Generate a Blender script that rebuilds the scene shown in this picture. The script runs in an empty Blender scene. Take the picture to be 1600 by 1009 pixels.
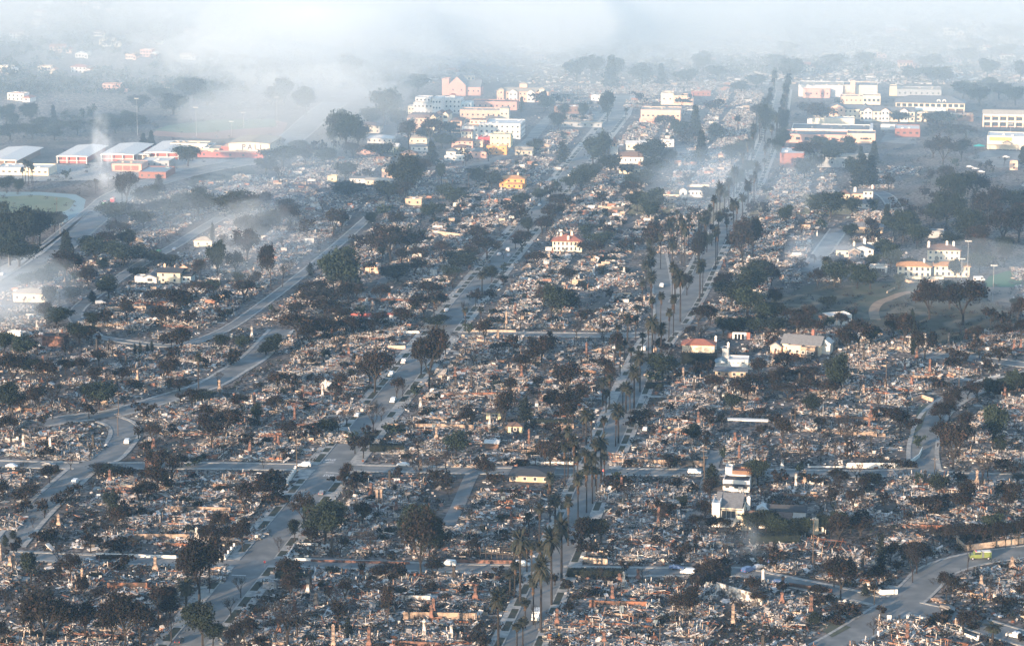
import bpy, math, random
import numpy as np
from mathutils import Vector
R = math.radians
sc = bpy.context.scene
col = sc.collection

# ------------------------------------------------------------------ camera
F = 4000.0; HC = 247.0; TH = math.atan(834.0/F)
cam = bpy.data.cameras.new("camera"); co = bpy.data.objects.new("camera", cam); col.objects.link(co)
cam.sensor_width = 36; cam.lens = F/1600*36; cam.clip_start = 5; cam.clip_end = 12000
co.location = (0, 0, HC); co.rotation_euler = (math.pi/2 - TH, 0, 0)
sc.camera = co

# ------------------------------------------------------------------ sky, sun, exposure
SUN_EL, SUN_AZ = R(9.5), R(216.0)        # azimuth the light comes from, clockwise from +Y
w = bpy.data.worlds.new("World"); sc.world = w; w.use_nodes = True
nt = w.node_tree; bg = nt.nodes['Background']
sky = nt.nodes.new('ShaderNodeTexSky'); sky.sky_type = 'NISHITA'; sky.sun_disc = False
sky.sun_elevation = SUN_EL; sky.sun_rotation = SUN_AZ; sky.air_density = 1.0; sky.dust_density = 0.6; sky.ozone_density = 1.5
nt.links.new(sky.outputs[0], bg.inputs[0]); bg.inputs[1].default_value = 0.15
sl = bpy.data.lights.new("sun", 'SUN'); so = bpy.data.objects.new("sun", sl); col.objects.link(so)
sl.energy = 4.2; sl.angle = R(0.6); sl.color = (1.0, 0.72, 0.50)
sd = Vector((math.sin(SUN_AZ)*math.cos(SUN_EL), math.cos(SUN_AZ)*math.cos(SUN_EL), math.sin(SUN_EL)))
so.rotation_euler = sd.to_track_quat('Z', 'Y').to_euler()
sc.view_settings.view_transform = 'Standard'; sc.view_settings.look = 'None'
sc.view_settings.exposure = 1.66; sc.view_settings.gamma = 1.0
sc.cycles.max_bounces = 5; sc.cycles.diffuse_bounces = 2; sc.cycles.glossy_bounces = 1
sc.cycles.transmission_bounces = 2; sc.cycles.volume_bounces = 4; sc.cycles.transparent_max_bounces = 8
sc.cycles.volume_max_steps = 1024; sc.cycles.volume_step_rate = 1.0
HAZE_D = 0.00005

# ------------------------------------------------------------------ helpers: ground, pixel -> point on the ground
cT, sT = math.cos(TH), math.sin(TH)
def hill(x, y):
    y0 = 2130 - 200*max(0.0, min(1.0, (-x-60)/250))
    d = y - y0
    if d <= 0: return 0.0
    a = min(1.0, d/260)
    h = 0.115*max(0, d-60*(1-math.exp(-d/60))) + a*(9*math.sin(x/95+y/160)*math.sin(y/120-x/300+1) + 5*math.sin(x/43+1.3+y/70))
    h = max(0.0, h)
    return h if h < 150 else 150+60*(1-math.exp(-(h-150)/60))
def at(px, py):
    dx = (px-800)/F; v = (py-504.5)/F
    d = (dx, cT - v*sT, -sT - v*cT)
    t = HC/(-d[2]) if d[2] < 0 else 9e3
    if t*d[1] > 1900:
        lo, t2 = 1800.0/d[1], 1800.0/d[1]
        while t2 < 9e3:
            t2 += 12
            if HC + t2*d[2] <= hill(t2*d[0], t2*d[1]): break
        lo = t2-12
        for _ in range(12):
            m = (lo+t2)/2
            if HC + m*d[2] <= hill(m*d[0], m*d[1]): t2 = m
            else: lo = m
        t = t2
    x, y = t*d[0], t*d[1]
    return Vector((x, y, hill(x, y)))
def pix(p):
    x, y, z = p[0], p[1], p[2]-HC
    zc = y*cT - z*sT; yc = y*sT + z*cT
    return (800+F*x/zc, 504.5-F*yc/zc)
def ppm(p):                                    # photo pixels per metre at a ground point
    return F/(p[1]*cT + (HC-p[2])*sT)
PHI = math.atan(595/F*cT)                      # heading of the avenues
U = Vector((math.cos(PHI), -math.sin(PHI), 0)); Vv = Vector((math.sin(PHI), math.cos(PHI), 0))
OB = at(400, 875)
def uv(p):
    d = Vector((p[0]-OB.x, p[1]-OB.y, 0)); return d.dot(U), d.dot(Vv)
def fromuv(u, v):
    p = OB + U*u + Vv*v; return Vector((p.x, p.y, hill(p.x, p.y)))

# ------------------------------------------------------------------ materials
def mat(name, c, rough=0.85, c2=None, scale=1.0, c3=None, metal=0.0, bump=0.0, coord='Object', detail=4.0, lo=0.4, hi=0.6, rnd=0.0):
    m = bpy.data.materials.new(name); m.use_nodes = True; t = m.node_tree
    b = t.nodes['Principled BSDF']; b.inputs['Roughness'].default_value = rough; b.inputs['Metallic'].default_value = metal
    b.inputs['Specular IOR Level'].default_value = 0.25 if rough > .5 else .5
    c2 = c2 or tuple(min(1, k*0.72) for k in c)
    tc = t.nodes.new('ShaderNodeTexCoord'); n = t.nodes.new('ShaderNodeTexNoise')
    n.inputs['Scale'].default_value = scale; n.inputs['Detail'].default_value = detail
    t.links.new(tc.outputs[coord], n.inputs['Vector'])
    r = t.nodes.new('ShaderNodeValToRGB'); t.links.new(n.outputs['Fac'], r.inputs[0])
    e = r.color_ramp.elements; e[0].position = lo; e[0].color = (*c, 1); e[1].position = hi; e[1].color = (*c2, 1)
    if c3: x = e.new((lo+hi)/2+0.04); x.color = (*c3, 1)
    out = r.outputs[0]
    if rnd:
        oi = t.nodes.new('ShaderNodeObjectInfo'); mr = t.nodes.new('ShaderNodeMapRange')
        mr.inputs[3].default_value = 1-rnd; mr.inputs[4].default_value = 1+rnd
        t.links.new(oi.outputs['Random'], mr.inputs[0])
        vm = t.nodes.new('ShaderNodeVectorMath'); vm.operation = 'SCALE'
        t.links.new(out, vm.inputs[0]); t.links.new(mr.outputs[0], vm.inputs['Scale']); out = vm.outputs[0]
    t.links.new(out, b.inputs['Base Color'])
    if bump:
        bp = t.nodes.new('ShaderNodeBump'); bp.inputs['Strength'].default_value = bump; bp.inputs['Distance'].default_value = .3
        t.links.new(n.outputs['Fac'], bp.inputs['Height']); t.links.new(bp.outputs[0], b.inputs['Normal'])
    return m
M = {}
def dm(k, *a, **kw): M[k] = mat(k, *a, **kw)
dm('asphalt', (.105,.112,.112), .9, (.20,.20,.19), .12, c3=(.15,.156,.153), detail=12, lo=.32, hi=.66)
dm('concrete', (.34,.33,.30), .9, (.22,.22,.21), .5, detail=6)
dm('lawn', (.028,.036,.022), .95, (.05,.045,.032), .4, detail=6)
dm('green_lawn', (.06,.07,.045), .95, (.085,.085,.06), .1)
dm('turf', (.11,.145,.09), .95, (.14,.165,.105), .05)
dm('bright_turf', (.03,.13,.04), .95, (.04,.11,.04), .05)
dm('track', (.17,.25,.27), .9, (.15,.22,.24), .05)
dm('red_track', (.26,.16,.125), .9, (.23,.15,.12), .05)
dm('dirt', (.26,.19,.13), .95, (.20,.15,.11), .2)
dm('scrub', (.075,.07,.05), .95, (.12,.11,.085), .05, c3=(.05,.05,.035), detail=8)
dm('paint', (.62,.62,.6), .8)
dm('road_edge', (.40,.40,.38), .9)
# rubble palette
dm('ash_white', (.60,.565,.52), .9, (.40,.38,.355), 1.0)
dm('ash_grey', (.29,.27,.25), .9, (.17,.16,.15), 1.0)
dm('grey', (.18,.165,.15), .9, (.11,.10,.095), 1.0)
dm('char', (.03,.027,.025), .9, (.05,.044,.04), 1.0)
dm('rust', (.20,.085,.045), .9, (.11,.05,.03), 1.0)
dm('terracotta', (.32,.17,.115), .9, (.22,.12,.085), 1.0)
dm('cream', (.46,.36,.27), .9, (.32,.24,.18), 1.0)
dm('bluegrey', (.20,.24,.245), .8, (.12,.145,.15), 1.0)
dm('mound', (.13,.112,.098), .95, (.04,.034,.03), .35, c3=(.23,.205,.18), detail=8, bump=.4)
PAL = ['ash_white','ash_grey','grey','char','rust','terracotta','cream','bluegrey','mound']
PW = np.array([.21,.26,.17,.09,.065,.045,.09,.07]); PW = PW/PW.sum()
# trees
dm('bark', (.035,.029,.025), .95, (.018,.016,.015), 2.0, rnd=.3)
dm('pale_bark', (.30,.25,.2), .9, (.18,.15,.12), 2.0)
dm('palm_bark', (.028,.024,.022), .95, (.016,.014,.013), 1.5, rnd=.3)
dm('leaf_green', (.009,.016,.012), .9, (.018,.026,.016), .5, rnd=.45)
dm('leaf_burnt', (.012,.010,.009), .95, (.030,.019,.014), .5, c3=(.010,.009,.008), rnd=.5)
dm('leaf_dark', (.007,.011,.010), .9, (.013,.018,.013), .5, rnd=.3)
dm('frond', (.013,.018,.014), .8, (.026,.025,.018), .8, rnd=.35)
dm('dead_frond', (.08,.05,.03), .9, (.035,.024,.017), .8, rnd=.35)
dm('twig', (.026,.021,.019), .95, (.013,.012,.012), 1.0, rnd=.4)
# buildings
for k, c in dict(white=(.70,.66,.60), cream_wall=(.72,.61,.45), peach=(.72,.48,.34), pink=(.62,.36,.28), yellow_wall=(.75,.62,.36),
                 orange_wall=(.75,.34,.10), red_wall=(.38,.12,.10), brick=(.26,.11,.08), tan_wall=(.45,.34,.24), grey_wall=(.33,.34,.34),
                 brown_wall=(.20,.12,.08), pale_blue=(.55,.62,.62)).items():
    dm(k, c, .85, tuple(q*.86 for q in c), .6, detail=6)
for k, c in dict(roof_grey=(.16,.165,.17), roof_brown=(.17,.11,.085), roof_red=(.30,.12,.08), roof_orange=(.48,.24,.10), roof_white=(.62,.60,.56),
                 roof_dark=(.06,.062,.066), roof_tan=(.42,.36,.28), roof_blue=(.20,.27,.30)).items():
    dm(k, c, .85, tuple(q*.8 for q in c), 1.2, detail=6)
dm('glass', (.03,.035,.04), .25, (.05,.055,.06), .5)
dm('navy', (.03,.04,.09), .7)
dm('sooty_white', (.54,.51,.47), .9, (.10,.09,.085), .55, detail=6, lo=.40, hi=.58)
dm('sooty_tan', (.34,.25,.185), .9, (.05,.043,.04), .35, detail=7, lo=.40, hi=.60)
dm('sooty_rust', (.25,.115,.07), .9, (.05,.038,.032), .3, detail=7, lo=.40, hi=.58)
dm('sooty_brick', (.19,.10,.075), .9, (.05,.036,.032), .8, detail=6)
dm('chimney_tan', (.36,.27,.205), .9, (.11,.085,.072), .9)
# vehicles, metal
for k, c in dict(car_white=(.62,.62,.60), car_silver=(.38,.40,.42), car_grey=(.13,.14,.15), car_black=(.025,.025,.03), car_blue=(.05,.10,.22),
                 car_red=(.42,.03,.03), car_lime=(.16,.20,.06), car_green=(.03,.25,.10)).items():
    dm(k, c, .35, tuple(q*.9 for q in c), .8)
dm('wreck', (.20,.17,.15), .9, (.10,.06,.04), 1.5)
dm('tyre', (.02,.02,.02), .9); dm('rim', (.4,.4,.42), .4); dm('lamp_glass', (.8,.8,.75), .3); dm('red_glass', (.5,.02,.02), .3)
dm('pole_wood', (.10,.075,.055), .95); dm('pole_steel', (.28,.28,.28), .6); dm('sign_red', (.6,.03,.03), .6)
dm('skin', (.4,.22,.15), .7); dm('yellow_cloth', (.75,.5,.05), .9); dm('dark_cloth', (.03,.035,.05), .9); dm('tarp', (.02,.32,.30), .7)

# ------------------------------------------------------------------ mesh helpers
class MB:
    def __init__(s): s.v = []; s.f = []; s.m = []; s.n = 0
    def add(s, V, Fc, m=0):
        V = np.asarray(V, float).reshape(-1, 3); s.v.append(V)
        for f in Fc: s.f.append([i+s.n for i in f]); s.m.append(m)
        s.n += len(V)
    def box(s, c, d, rz=0.0, m=0, tilt=0.0):
        x, y, z = d[0]/2, d[1]/2, d[2]/2
        P = np.array([(-x,-y,-z),(x,-y,-z),(x,y,-z),(-x,y,-z),(-x,-y,z),(x,-y,z),(x,y,z),(-x,y,z)])
        if tilt:
            ct, st = math.cos(tilt), math.sin(tilt); P = P @ np.array([[ct,0,st],[0,1,0],[-st,0,ct]])
        ca, sa = math.cos(rz), math.sin(rz); P = P @ np.array([[ca,sa,0],[-sa,ca,0],[0,0,1]])
        s.add(P + np.array(c), [(3,2,1,0),(4,5,6,7),(0,1,5,4),(1,2,6,5),(2,3,7,6),(3,0,4,7)], m)
    def bx(s, x0, x1, y0, y1, z0, z1, m=0): s.box(((x0+x1)/2,(y0+y1)/2,(z0+z1)/2), (x1-x0,y1-y0,z1-z0), 0, m)
    def tube(s, p0, p1, r0, r1, n=5, m=0, cap=True):
        p0 = np.array(p0, float); p1 = np.array(p1, float); d = p1-p0; L = np.linalg.norm(d)+1e-9; d = d/L
        a = np.cross(d, (0,0,1.0) if abs(d[2]) < .9 else (1.0,0,0)); a /= np.linalg.norm(a); b = np.cross(d, a)
        P = []
        for p, r in ((p0,r0),(p1,r1)):
            for k in range(n):
                t = 2*math.pi*k/n; P.append(p + r*(a*math.cos(t)+b*math.sin(t)))
        fs = [(k,(k+1)%n,n+(k+1)%n,n+k) for k in range(n)]
        if cap: fs += [tuple(range(n-1,-1,-1)), tuple(range(n,2*n))]
        s.add(P, fs, m)
    def prism(s, poly, x0, x1, axis='x', m=0):          # extrude a (y,z) or (x,z) polygon
        n = len(poly); P = []
        for t in (x0, x1):
            for a, z in poly: P.append((t, a, z) if axis == 'x' else (a, t, z))
        s.add(P, [tuple(range(n)), tuple(range(2*n-1, n-1, -1))] + [(k, n+k, n+(k+1)%n, (k+1)%n) for k in range(n)], m)
    def quads(s, P, m):                                  # P (k,4,3); m array or int
        P = np.asarray(P, float); k = len(P); base = s.n; s.v.append(P.reshape(-1, 3))
        idx = (np.arange(k*4).reshape(-1, 4)+base).tolist(); s.f += idx
        s.m += (list(m) if hasattr(m, '__len__') else [m]*k); s.n += k*4
    def mesh(s, name, mats):
        me = bpy.data.meshes.new(name)
        me.from_pydata(np.concatenate(s.v).tolist(), [], s.f)
        for q in mats: me.materials.append(M[q] if isinstance(q, str) else q)
        me.polygons.foreach_set('material_index', np.array(s.m, dtype=np.int32)); me.update()
        return me
def chips_boxes(C, D, RZ, T1, m, mb):
    """vectorised tilted boxes: centres C, sizes D, yaw RZ, tilt T1"""
    S = np.array([(-1,-1,-1),(1,-1,-1),(1,1,-1),(-1,1,-1),(-1,-1,1),(1,-1,1),(1,1,1),(-1,1,1)])*.5
    P = S[None]*D[:,None,:]
    c, s_ = np.cos(T1)[:,None], np.sin(T1)[:,None]
    x = P[:,:,0]*c + P[:,:,2]*s_; z = -P[:,:,0]*s_ + P[:,:,2]*c; y = P[:,:,1]
    c, s_ = np.cos(RZ)[:,None], np.sin(RZ)[:,None]
    P = np.stack([x*c-y*s_, x*s_+y*c, z], -1) + C[:,None,:]
    F6 = np.array([(4,5,6,7),(0,1,5,4),(1,2,6,5),(2,3,7,6),(3,0,4,7)])
    Q = P[:,F6,:].reshape(-1,4,3); mb.quads(Q, np.repeat(m, 5).tolist())
def link(name, data, parent=None, loc=None, rz=None, scale=None):
    o = bpy.data.objects.new(name, data); col.objects.link(o)
    if parent is not None: o.parent = parent
    if loc is not None: o.location = loc
    if rz is not None: o.rotation_euler = (0, 0, rz)
    if scale is not None: o.scale = scale
    return o
def props(o, label=None, cat=None, group=None, kind=None):
    if label: o['label'] = label
    if cat: o['category'] = cat
    if group: o['group'] = group
    if kind: o['kind'] = kind
    return o
AUTO = []          # things whose label is composed at the end: (object, description, px, py)
def auto(o, desc, cat, group):
    o['category'] = cat; o['group'] = group; AUTO.append((o, desc, *pix(o.location)))
GRIDROT = -PHI
# ------------------------------------------------------------------ streets (centre lines in photo pixels, width, pavements)
def lin(y0, y1, n=8):
    return [(1395-.8116*(y+351), y) for y in np.linspace(y0, y1, n)]
ROADS = [  # name, points, width, pavement flag
 ('avenue', lin(1120, 260, 14)+[(943,206),(964,180),(975,150)], 10.6, 1),
 ('palm_avenue', [(762,1110),(816,994),(889,835),(925,749),(961,672),(1000,580),(1022,535),(1052,505),(1085,450),(1118,379),(1163,312),(1195,235),(1215,180),(1222,140)], 8.6, 1),
 ('avenue_fork', [(1040,508),(1036,460),(1032,425),(1026,395)], 8.5, 1),
 ('lower_cross_street', [(-60,864),(150,873),(360,880),(433,878),(700,887),(1000,893),(1085,893),(1160,893),(1200,902),(1290,920),(1400,945)], 7.2, 1),
 ('middle_cross_street', [(-60,722),(130,728),(300,727),(430,729),(560,731),(800,736),(1110,738),(1215,738),(1380,741),(1445,733),(1480,744),(1640,746)], 7.2, 1),
 ('upper_cross_street', [(715,522),(808,522),(960,524),(1030,522)], 7.2, 1),
 ('short_street', [(1050,515),(1090,508),(1135,520)], 9, 0),
 ('winding_street', [(10,855),(52,803),(110,749),(135,728),(165,718),(182,700),(198,678),(190,662),(170,655)], 9.5, 1),
 ('diagonal_street', [(60,662),(116,653),(180,646),(222,634),(273,618),(309,608),(335,598),(368,577),(394,562),(412,545),(440,515)], 9.5, 1),
 ('upper_left_street', [(580,335),(571,345),(484,420),(400,484),(355,515),(300,537),(258,541),(190,533),(150,526)], 4.6, 0),
 ('left_side_street', [(150,526),(116,500),(120,482),(155,456),(193,430),(232,405),(270,387),(309,361),(345,340)], 5.5, 0),
 ('boulevard', [(-60,475),(15,435),(77,397),(116,363),(155,332),(190,300),(290,270),(400,250),(460,215),(495,180),(525,160)], 20, 0),
 ('curving_street', [(1445,733),(1441,712),(1443,690),(1450,665),(1466,640),(1500,617),(1540,602),(1640,578)], 9, 1),
 ('far_right_street', [(1440,556),(1480,556),(1540,562),(1640,575)], 9, 0),
 ('hill_street', [(1262,425),(1280,402),(1296,379),(1311,358)], 9, 0),
 ('upper_hill_street', [(1404,338),(1395,318),(1384,305),(1370,300)], 8, 0),
 ('lower_right_street', [(1290,1015),(1329,994),(1406,945),(1440,915),(1458,893),(1509,875),(1574,865),(1660,855)], 11, 0),
 ('right_end_street', [(1406,945),(1496,965),(1561,986),(1660,1015)], 11, 0),
 ('alley', [(700,820),(717,788),(733,749),(742,735)], 5, 0),
 ('side_alley', [(1078,812),(1097,780),(1108,745),(1120,704)], 5, 0),
 ('back_alley', [(585,470),(592,448),(606,430)], 5, 0),
 ('dirt_trail', [(1368,500),(1364,486),(1372,473),(1392,466),(1408,459),(1426,456)], 5, 0),
 ('village_street', [(640,262),(740,262),(820,232),(850,190),(890,165)], 9, 0),
]
SEG = []
def resample(P, step):
    out = [P[0]]
    for a, b in zip(P, P[1:]):
        L = (b-a).length; n = max(1, int(L/step))
        for k in range(1, n+1): out.append(a.lerp(b, k/n))
    return out
def smooth(P, it=2):
    for _ in range(it):
        Q = [P[0]]
        for a, b in zip(P, P[1:]): Q += [a.lerp(b, .25), a.lerp(b, .75)]
        P = Q + [P[-1]]
    return P
RP = []
for i, (nm, pts, wd, pv) in enumerate(ROADS):
    P = [at(*p) for p in pts]
    for p in P: p.z = 0
    if nm not in ('lower_cross_street', 'avenue'): P = smooth(P)
    P = resample(P, 3.0); RP.append(P)
    A = np.array([(p.x, p.y) for p in P]); SEG.append((A[:-1], A[1:], wd/2, i))
def road_clear(x, y, skip=-1, pad=0.0):
    """signed distance from the nearest road edge (negative = on the road)"""
    best = 1e9
    for A, B, hw, i in SEG:
        if i == skip: continue
        d = B-A; q = np.array((x, y))-A; t = np.clip((q*d).sum(1)/((d*d).sum(1)+1e-9), 0, 1)
        e = q-d*t[:,None]; m = math.sqrt((e*e).sum(1).min())-hw
        if m < best: best = m
    return best-pad
# ---- ground sheet with the hillside
def build_ground():
    xs = np.concatenate([np.linspace(-2500,-700,19)[:-1], np.linspace(-700,700,71)[:-1], np.linspace(700,2500,19)])
    ys = np.concatenate([np.linspace(-300,1850,22)[:-1], np.linspace(1850,3000,58)[:-1], np.linspace(3000,5200,45)])
    V = [(x, y, hill(x, y)) for y in ys for x in xs]; n = len(xs)
    f = [(j*n+i, j*n+i+1, (j+1)*n+i+1, (j+1)*n+i) for j in range(len(ys)-1) for i in range(n-1)]
    me = bpy.data.meshes.new('ground'); me.from_pydata(V, [], f)
    m = bpy.data.materials.new('burnt_ground'); m.use_nodes = True; t = m.node_tree; b = t.nodes['Principled BSDF']
    b.inputs['Roughness'].default_value = .95; b.inputs['Specular IOR Level'].default_value = .2
    tc = t.nodes.new('ShaderNodeTexCoord')
    def noise(s, d): 
        q = t.nodes.new('ShaderNodeTexNoise'); q.inputs['Scale'].default_value = s; q.inputs['Detail'].default_value = d
        t.links.new(tc.outputs['Object'], q.inputs['Vector']); return q
    def ramp(src, *st):
        r = t.nodes.new('ShaderNodeValToRGB'); e = r.color_ramp.elements
        e[0].position, e[0].color = st[0][0], (*st[0][1], 1); e[1].position, e[1].color = st[-1][0], (*st[-1][1], 1)
        for p, c in st[1:-1]: x = e.new(p); x.color = (*c, 1)
        t.links.new(src, r.inputs[0]); return r
    n1 = noise(.045, 6); n2 = noise(.5, 8)
    r1 = ramp(n1.outputs['Fac'], (.38,(.032,.027,.024)), (.5,(.08,.067,.057)), (.6,(.052,.044,.038)), (.68,(.022,.026,.02)))
    r2 = ramp(n2.outputs['Fac'], (.45,(0,0,0)), (.57,(1,1,1)))
    n3 = noise(.02, 3); r3 = ramp(n3.outputs['Fac'], (.36,(.2,.2,.2)), (.56,(.95,.95,.95)))
    mu = t.nodes.new('ShaderNodeMath'); mu.operation = 'MULTIPLY'; t.links.new(r2.outputs[0], mu.inputs[0]); t.links.new(r3.outputs[0], mu.inputs[1])
    mx = t.nodes.new('ShaderNodeMix'); mx.data_type = 'RGBA'; t.links.new(mu.outputs[0], mx.inputs['Factor'])
    t.links.new(r1.outputs[0], mx.inputs['A']); mx.inputs['B'].default_value = (.21,.185,.165,1)
    t.links.new(mx.outputs['Result'], b.inputs['Base Color'])
    me.materials.append(m); me.update()
    props(link('ground', me), kind='structure')
build_ground()
def ribbon(P, off0, off1, z, idx, mb, skip_cross=True, m=0, z2=None, clear=0.0):
    for k in range(len(P)-1):
        a, b = P[k], P[k+1]
        da = (P[min(k+1,len(P)-1)]-P[max(k-1,0)]).normalized(); db = (P[min(k+2,len(P)-1)]-P[k]).normalized()
        na = Vector((da.y,-da.x,0)); nb = Vector((db.y,-db.x,0))
        c = (a+b)/2 + (na+nb)/2*((off0+off1)/2)
        if skip_cross and road_clear(c.x, c.y, idx) < clear: continue
        q = [a+na*off0, a+na*off1, b+nb*off1, b+nb*off0]
        zz = [z+hill(p.x, p.y) for p in q]
        mb.quads([[(p.x, p.y, t) for p, t in zip(q, zz)]], m)
        if z2 is not None:                               # kerb faces down to the road
            mb.quads([[(q[0].x,q[0].y,zz[0]),(q[3].x,q[3].y,zz[3]),(q[3].x,q[3].y,z2),(q[0].x,q[0].y,z2)]], m)
            mb.quads([[(q[1].x,q[1].y,zz[1]),(q[2].x,q[2].y,zz[2]),(q[2].x,q[2].y,z2),(q[1].x,q[1].y,z2)]], m)
rng = random.Random(7)
for i, (nm, pts, wd, pv) in enumerate(ROADS):
    mb = MB(); z = .03+.005*i
    ribbon(RP[i], -wd/2, wd/2, z, i, mb, False)
    props(link(nm, mb.mesh(nm, ['dirt' if nm == 'dirt_trail' else 'asphalt'])), kind='structure')
    if pv or nm in ('boulevard','lower_right_street','right_end_street','hill_street','far_right_street','upper_hill_street','upper_left_street','left_side_street'):
        mb = MB()
        for s in (-1, 1):
            lo, hi_ = wd/2, wd/2+(5.4 if nm == 'avenue' else 4.4 if nm == 'palm_avenue' else 1.7 if pv else 1.0)
            a, b_ = (lo, hi_) if s > 0 else (-hi_, -lo)
            ribbon(RP[i], a, b_, .16+.004*i, i, mb, True, 0, 0.0, .1)
        props(link('pavement', mb.mesh('pavement', ['concrete'])), kind='structure')
    if nm in ('avenue', 'palm_avenue'):                   # planted strips between kerb and footpath
        mb = MB(); P = RP[i]
        for s in (-1, 1):
            k = 0
            while k < len(P)-4:
                n = rng.choice((2,3,3,4)); 
                if rng.random() < .86:
                    a, b_ = wd/2+.45, wd/2+(2.9 if nm == 'avenue' else 2.6)
                    if s < 0: a, b_ = -b_, -a
                    ribbon(P[k:k+n+1], a, b_, .16+.004*i+.02, i, mb, True, 0, .1, 1.2)
                k += n + rng.choice((1,1,2))
        props(link('planting_strip', mb.mesh('planting_strip', ['lawn'])), kind='structure')
# ---- paint on the avenue
def road_text(txt, px, py, size, flip, name):
    c = bpy.data.curves.new('t', 'FONT'); c.body = txt; c.size = size; c.align_x = 'CENTER'; c.align_y = 'CENTER'; c.extrude = .002; c.offset = .04
    o = bpy.data.objects.new('t', c); col.objects.link(o); bpy.context.view_layer.update()
    me = bpy.data.meshes.new_from_object(o.evaluated_get(bpy.context.evaluated_depsgraph_get())); bpy.data.objects.remove(o)
    for v in me.vertices: v.co.y *= 2.3
    me.materials.clear(); me.materials.append(M['paint'])
    q = link(name, me, loc=at(px, py)+Vector((0,0,.075)), rz=GRIDROT+(math.pi if flip else 0))
    props(q, kind='structure')
road_text('STOP', 517, 718, 1.6, True, 'painted_stop_word'); road_text('STOP', 513, 743, 1.6, False, 'painted_stop_word')
road_text('STOP', 471, 775, 1.5, True, 'painted_stop_word'); road_text('AHEAD', 463, 784, 1.5, True, 'painted_ahead_word')
mb = MB()
for (a, b_) in (((505,722),(522,722.6)), ((509,738),(530,738.8)), ((362,898),(384,899)), ((1395,938),(1410,952)), ((893,868),(905,868))):
    p, q = at(*a), at(*b_); mb.box((*((p+q)/2).xy, .075), ((q-p).length, .5, .01), math.atan2(q.y-p.y, q.x-p.x))
props(link('painted_stop_lines', mb.mesh('lines', ['paint'])), kind='structure')
# ---- flat ground patches (fields, car parks, canyon) as pixel polygons
def patch(name, pts, mt, z, kind='structure'):
    P = [at(*p) for p in pts]; mb = MB(); mb.add([(p.x, p.y, z+p.z) for p in P], [tuple(range(len(P)))]); 
    o = link(name, mb.mesh(name, [mt])); props(o, kind=kind); return o
patch('running_track', [(-30,300),(60,300),(118,304),(134,312),(130,330),(95,352),(-30,350)], 'track', .02)
patch('sports_field', [(-30,309),(60,305),(105,309),(118,314),(108,327),(75,341),(-30,341)], 'turf', .04)
patch('running_track', [(235,212),(250,199),(330,190),(420,186),(450,192),(440,212),(330,218)], 'red_track', .02)
patch('sports_field', [(240,204),(262,196),(330,188),(430,186),(432,198),(360,203),(330,207),(290,208)], 'turf', .04)
patch('ball_field_dirt', [(1538,449),(1640,449),(1640,478),(1545,470)], 'dirt', .03)
patch('ball_field_grass', [(1534,448),(1545,432),(1572,424),(1640,418),(1640,449)], 'bright_turf', .05)
patch('canyon_ground', [(1205,470),(1260,445),(1300,440),(1370,440),(1460,436),(1530,440),(1545,470),(1600,500),(1480,540),(1380,512),(1280,505),(1225,500)], 'scrub', .025)
patch('park_lawn', [(1330,448),(1378,441),(1420,446),(1440,452),(1400,462),(1372,470),(1350,490),(1340,476)], 'green_lawn', .06)
patch('car_park', [(1508,246),(1545,234),(1600,238),(1640,244),(1640,262),(1560,262)], 'asphalt', .03)
patch('car_park', [(1052,228),(1130,226),(1132,246),(1050,246)], 'asphalt', .03)
patch('car_park', [(880,176),(955,174),(945,192),(878,194)], 'asphalt', .03)
patch('car_park', [(1385,208),(1430,212),(1432,226),(1375,222)], 'asphalt', .03)
patch('school_yard', [(0,262),(180,252),(330,248),(420,252),(380,262),(300,268),(150,282),(0,284)], 'concrete', .02)
patch('street_bend', [(300,275),(390,258),(402,270),(330,300),(280,310)], 'scrub', .022)
patch('verge', [(0,418),(60,388),(120,352),(140,330),(120,350),(70,395),(0,440)], 'road_edge', .28)
patch('front_lawn', [(1436,632),(1452,632),(1440,668),(1424,684)], 'green_lawn', .19)
patch('front_lawn', [(1278,980),(1300,972),(1330,980),(1300,996)], 'green_lawn', .19)
EXCL = [[(-60,60),(640,60),(640,185),(-60,185)], # pixel polygons where no house stood / something else stands
 [(-50,290),(140,290),(200,300),(180,330),(100,420),(-50,470)], [(-50,180),(460,180),(470,250),(400,275),(230,300),(-50,300)],
 [(1200,455),(1290,440),(1380,425),(1600,405),(1620,505),(1480,545),(1380,515),(1220,505)],
 [(1380,300),(1440,255),(1620,250),(1620,420),(1440,420),(1400,380)],
 [(640,100),(840,100),(830,250),(690,252),(640,210)], [(1215,120),(1620,120),(1620,262),(1215,265)],
 [(1000,165),(1070,165),(1070,192),(1000,192)], [(450,140),(640,140),(640,230),(560,250),(450,235)],
 [(1205,820),(1240,800),(1410,830),(1400,850),(1270,855)],
]
def inpoly(x, y, P):
    c = False; n = len(P)
    for i in range(n):
        x1, y1 = P[i]; x2, y2 = P[i-1]
        if (y1 > y) != (y2 > y) and x < (x2-x1)*(y-y1)/(y2-y1)+x1: c = not c
    return c
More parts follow.
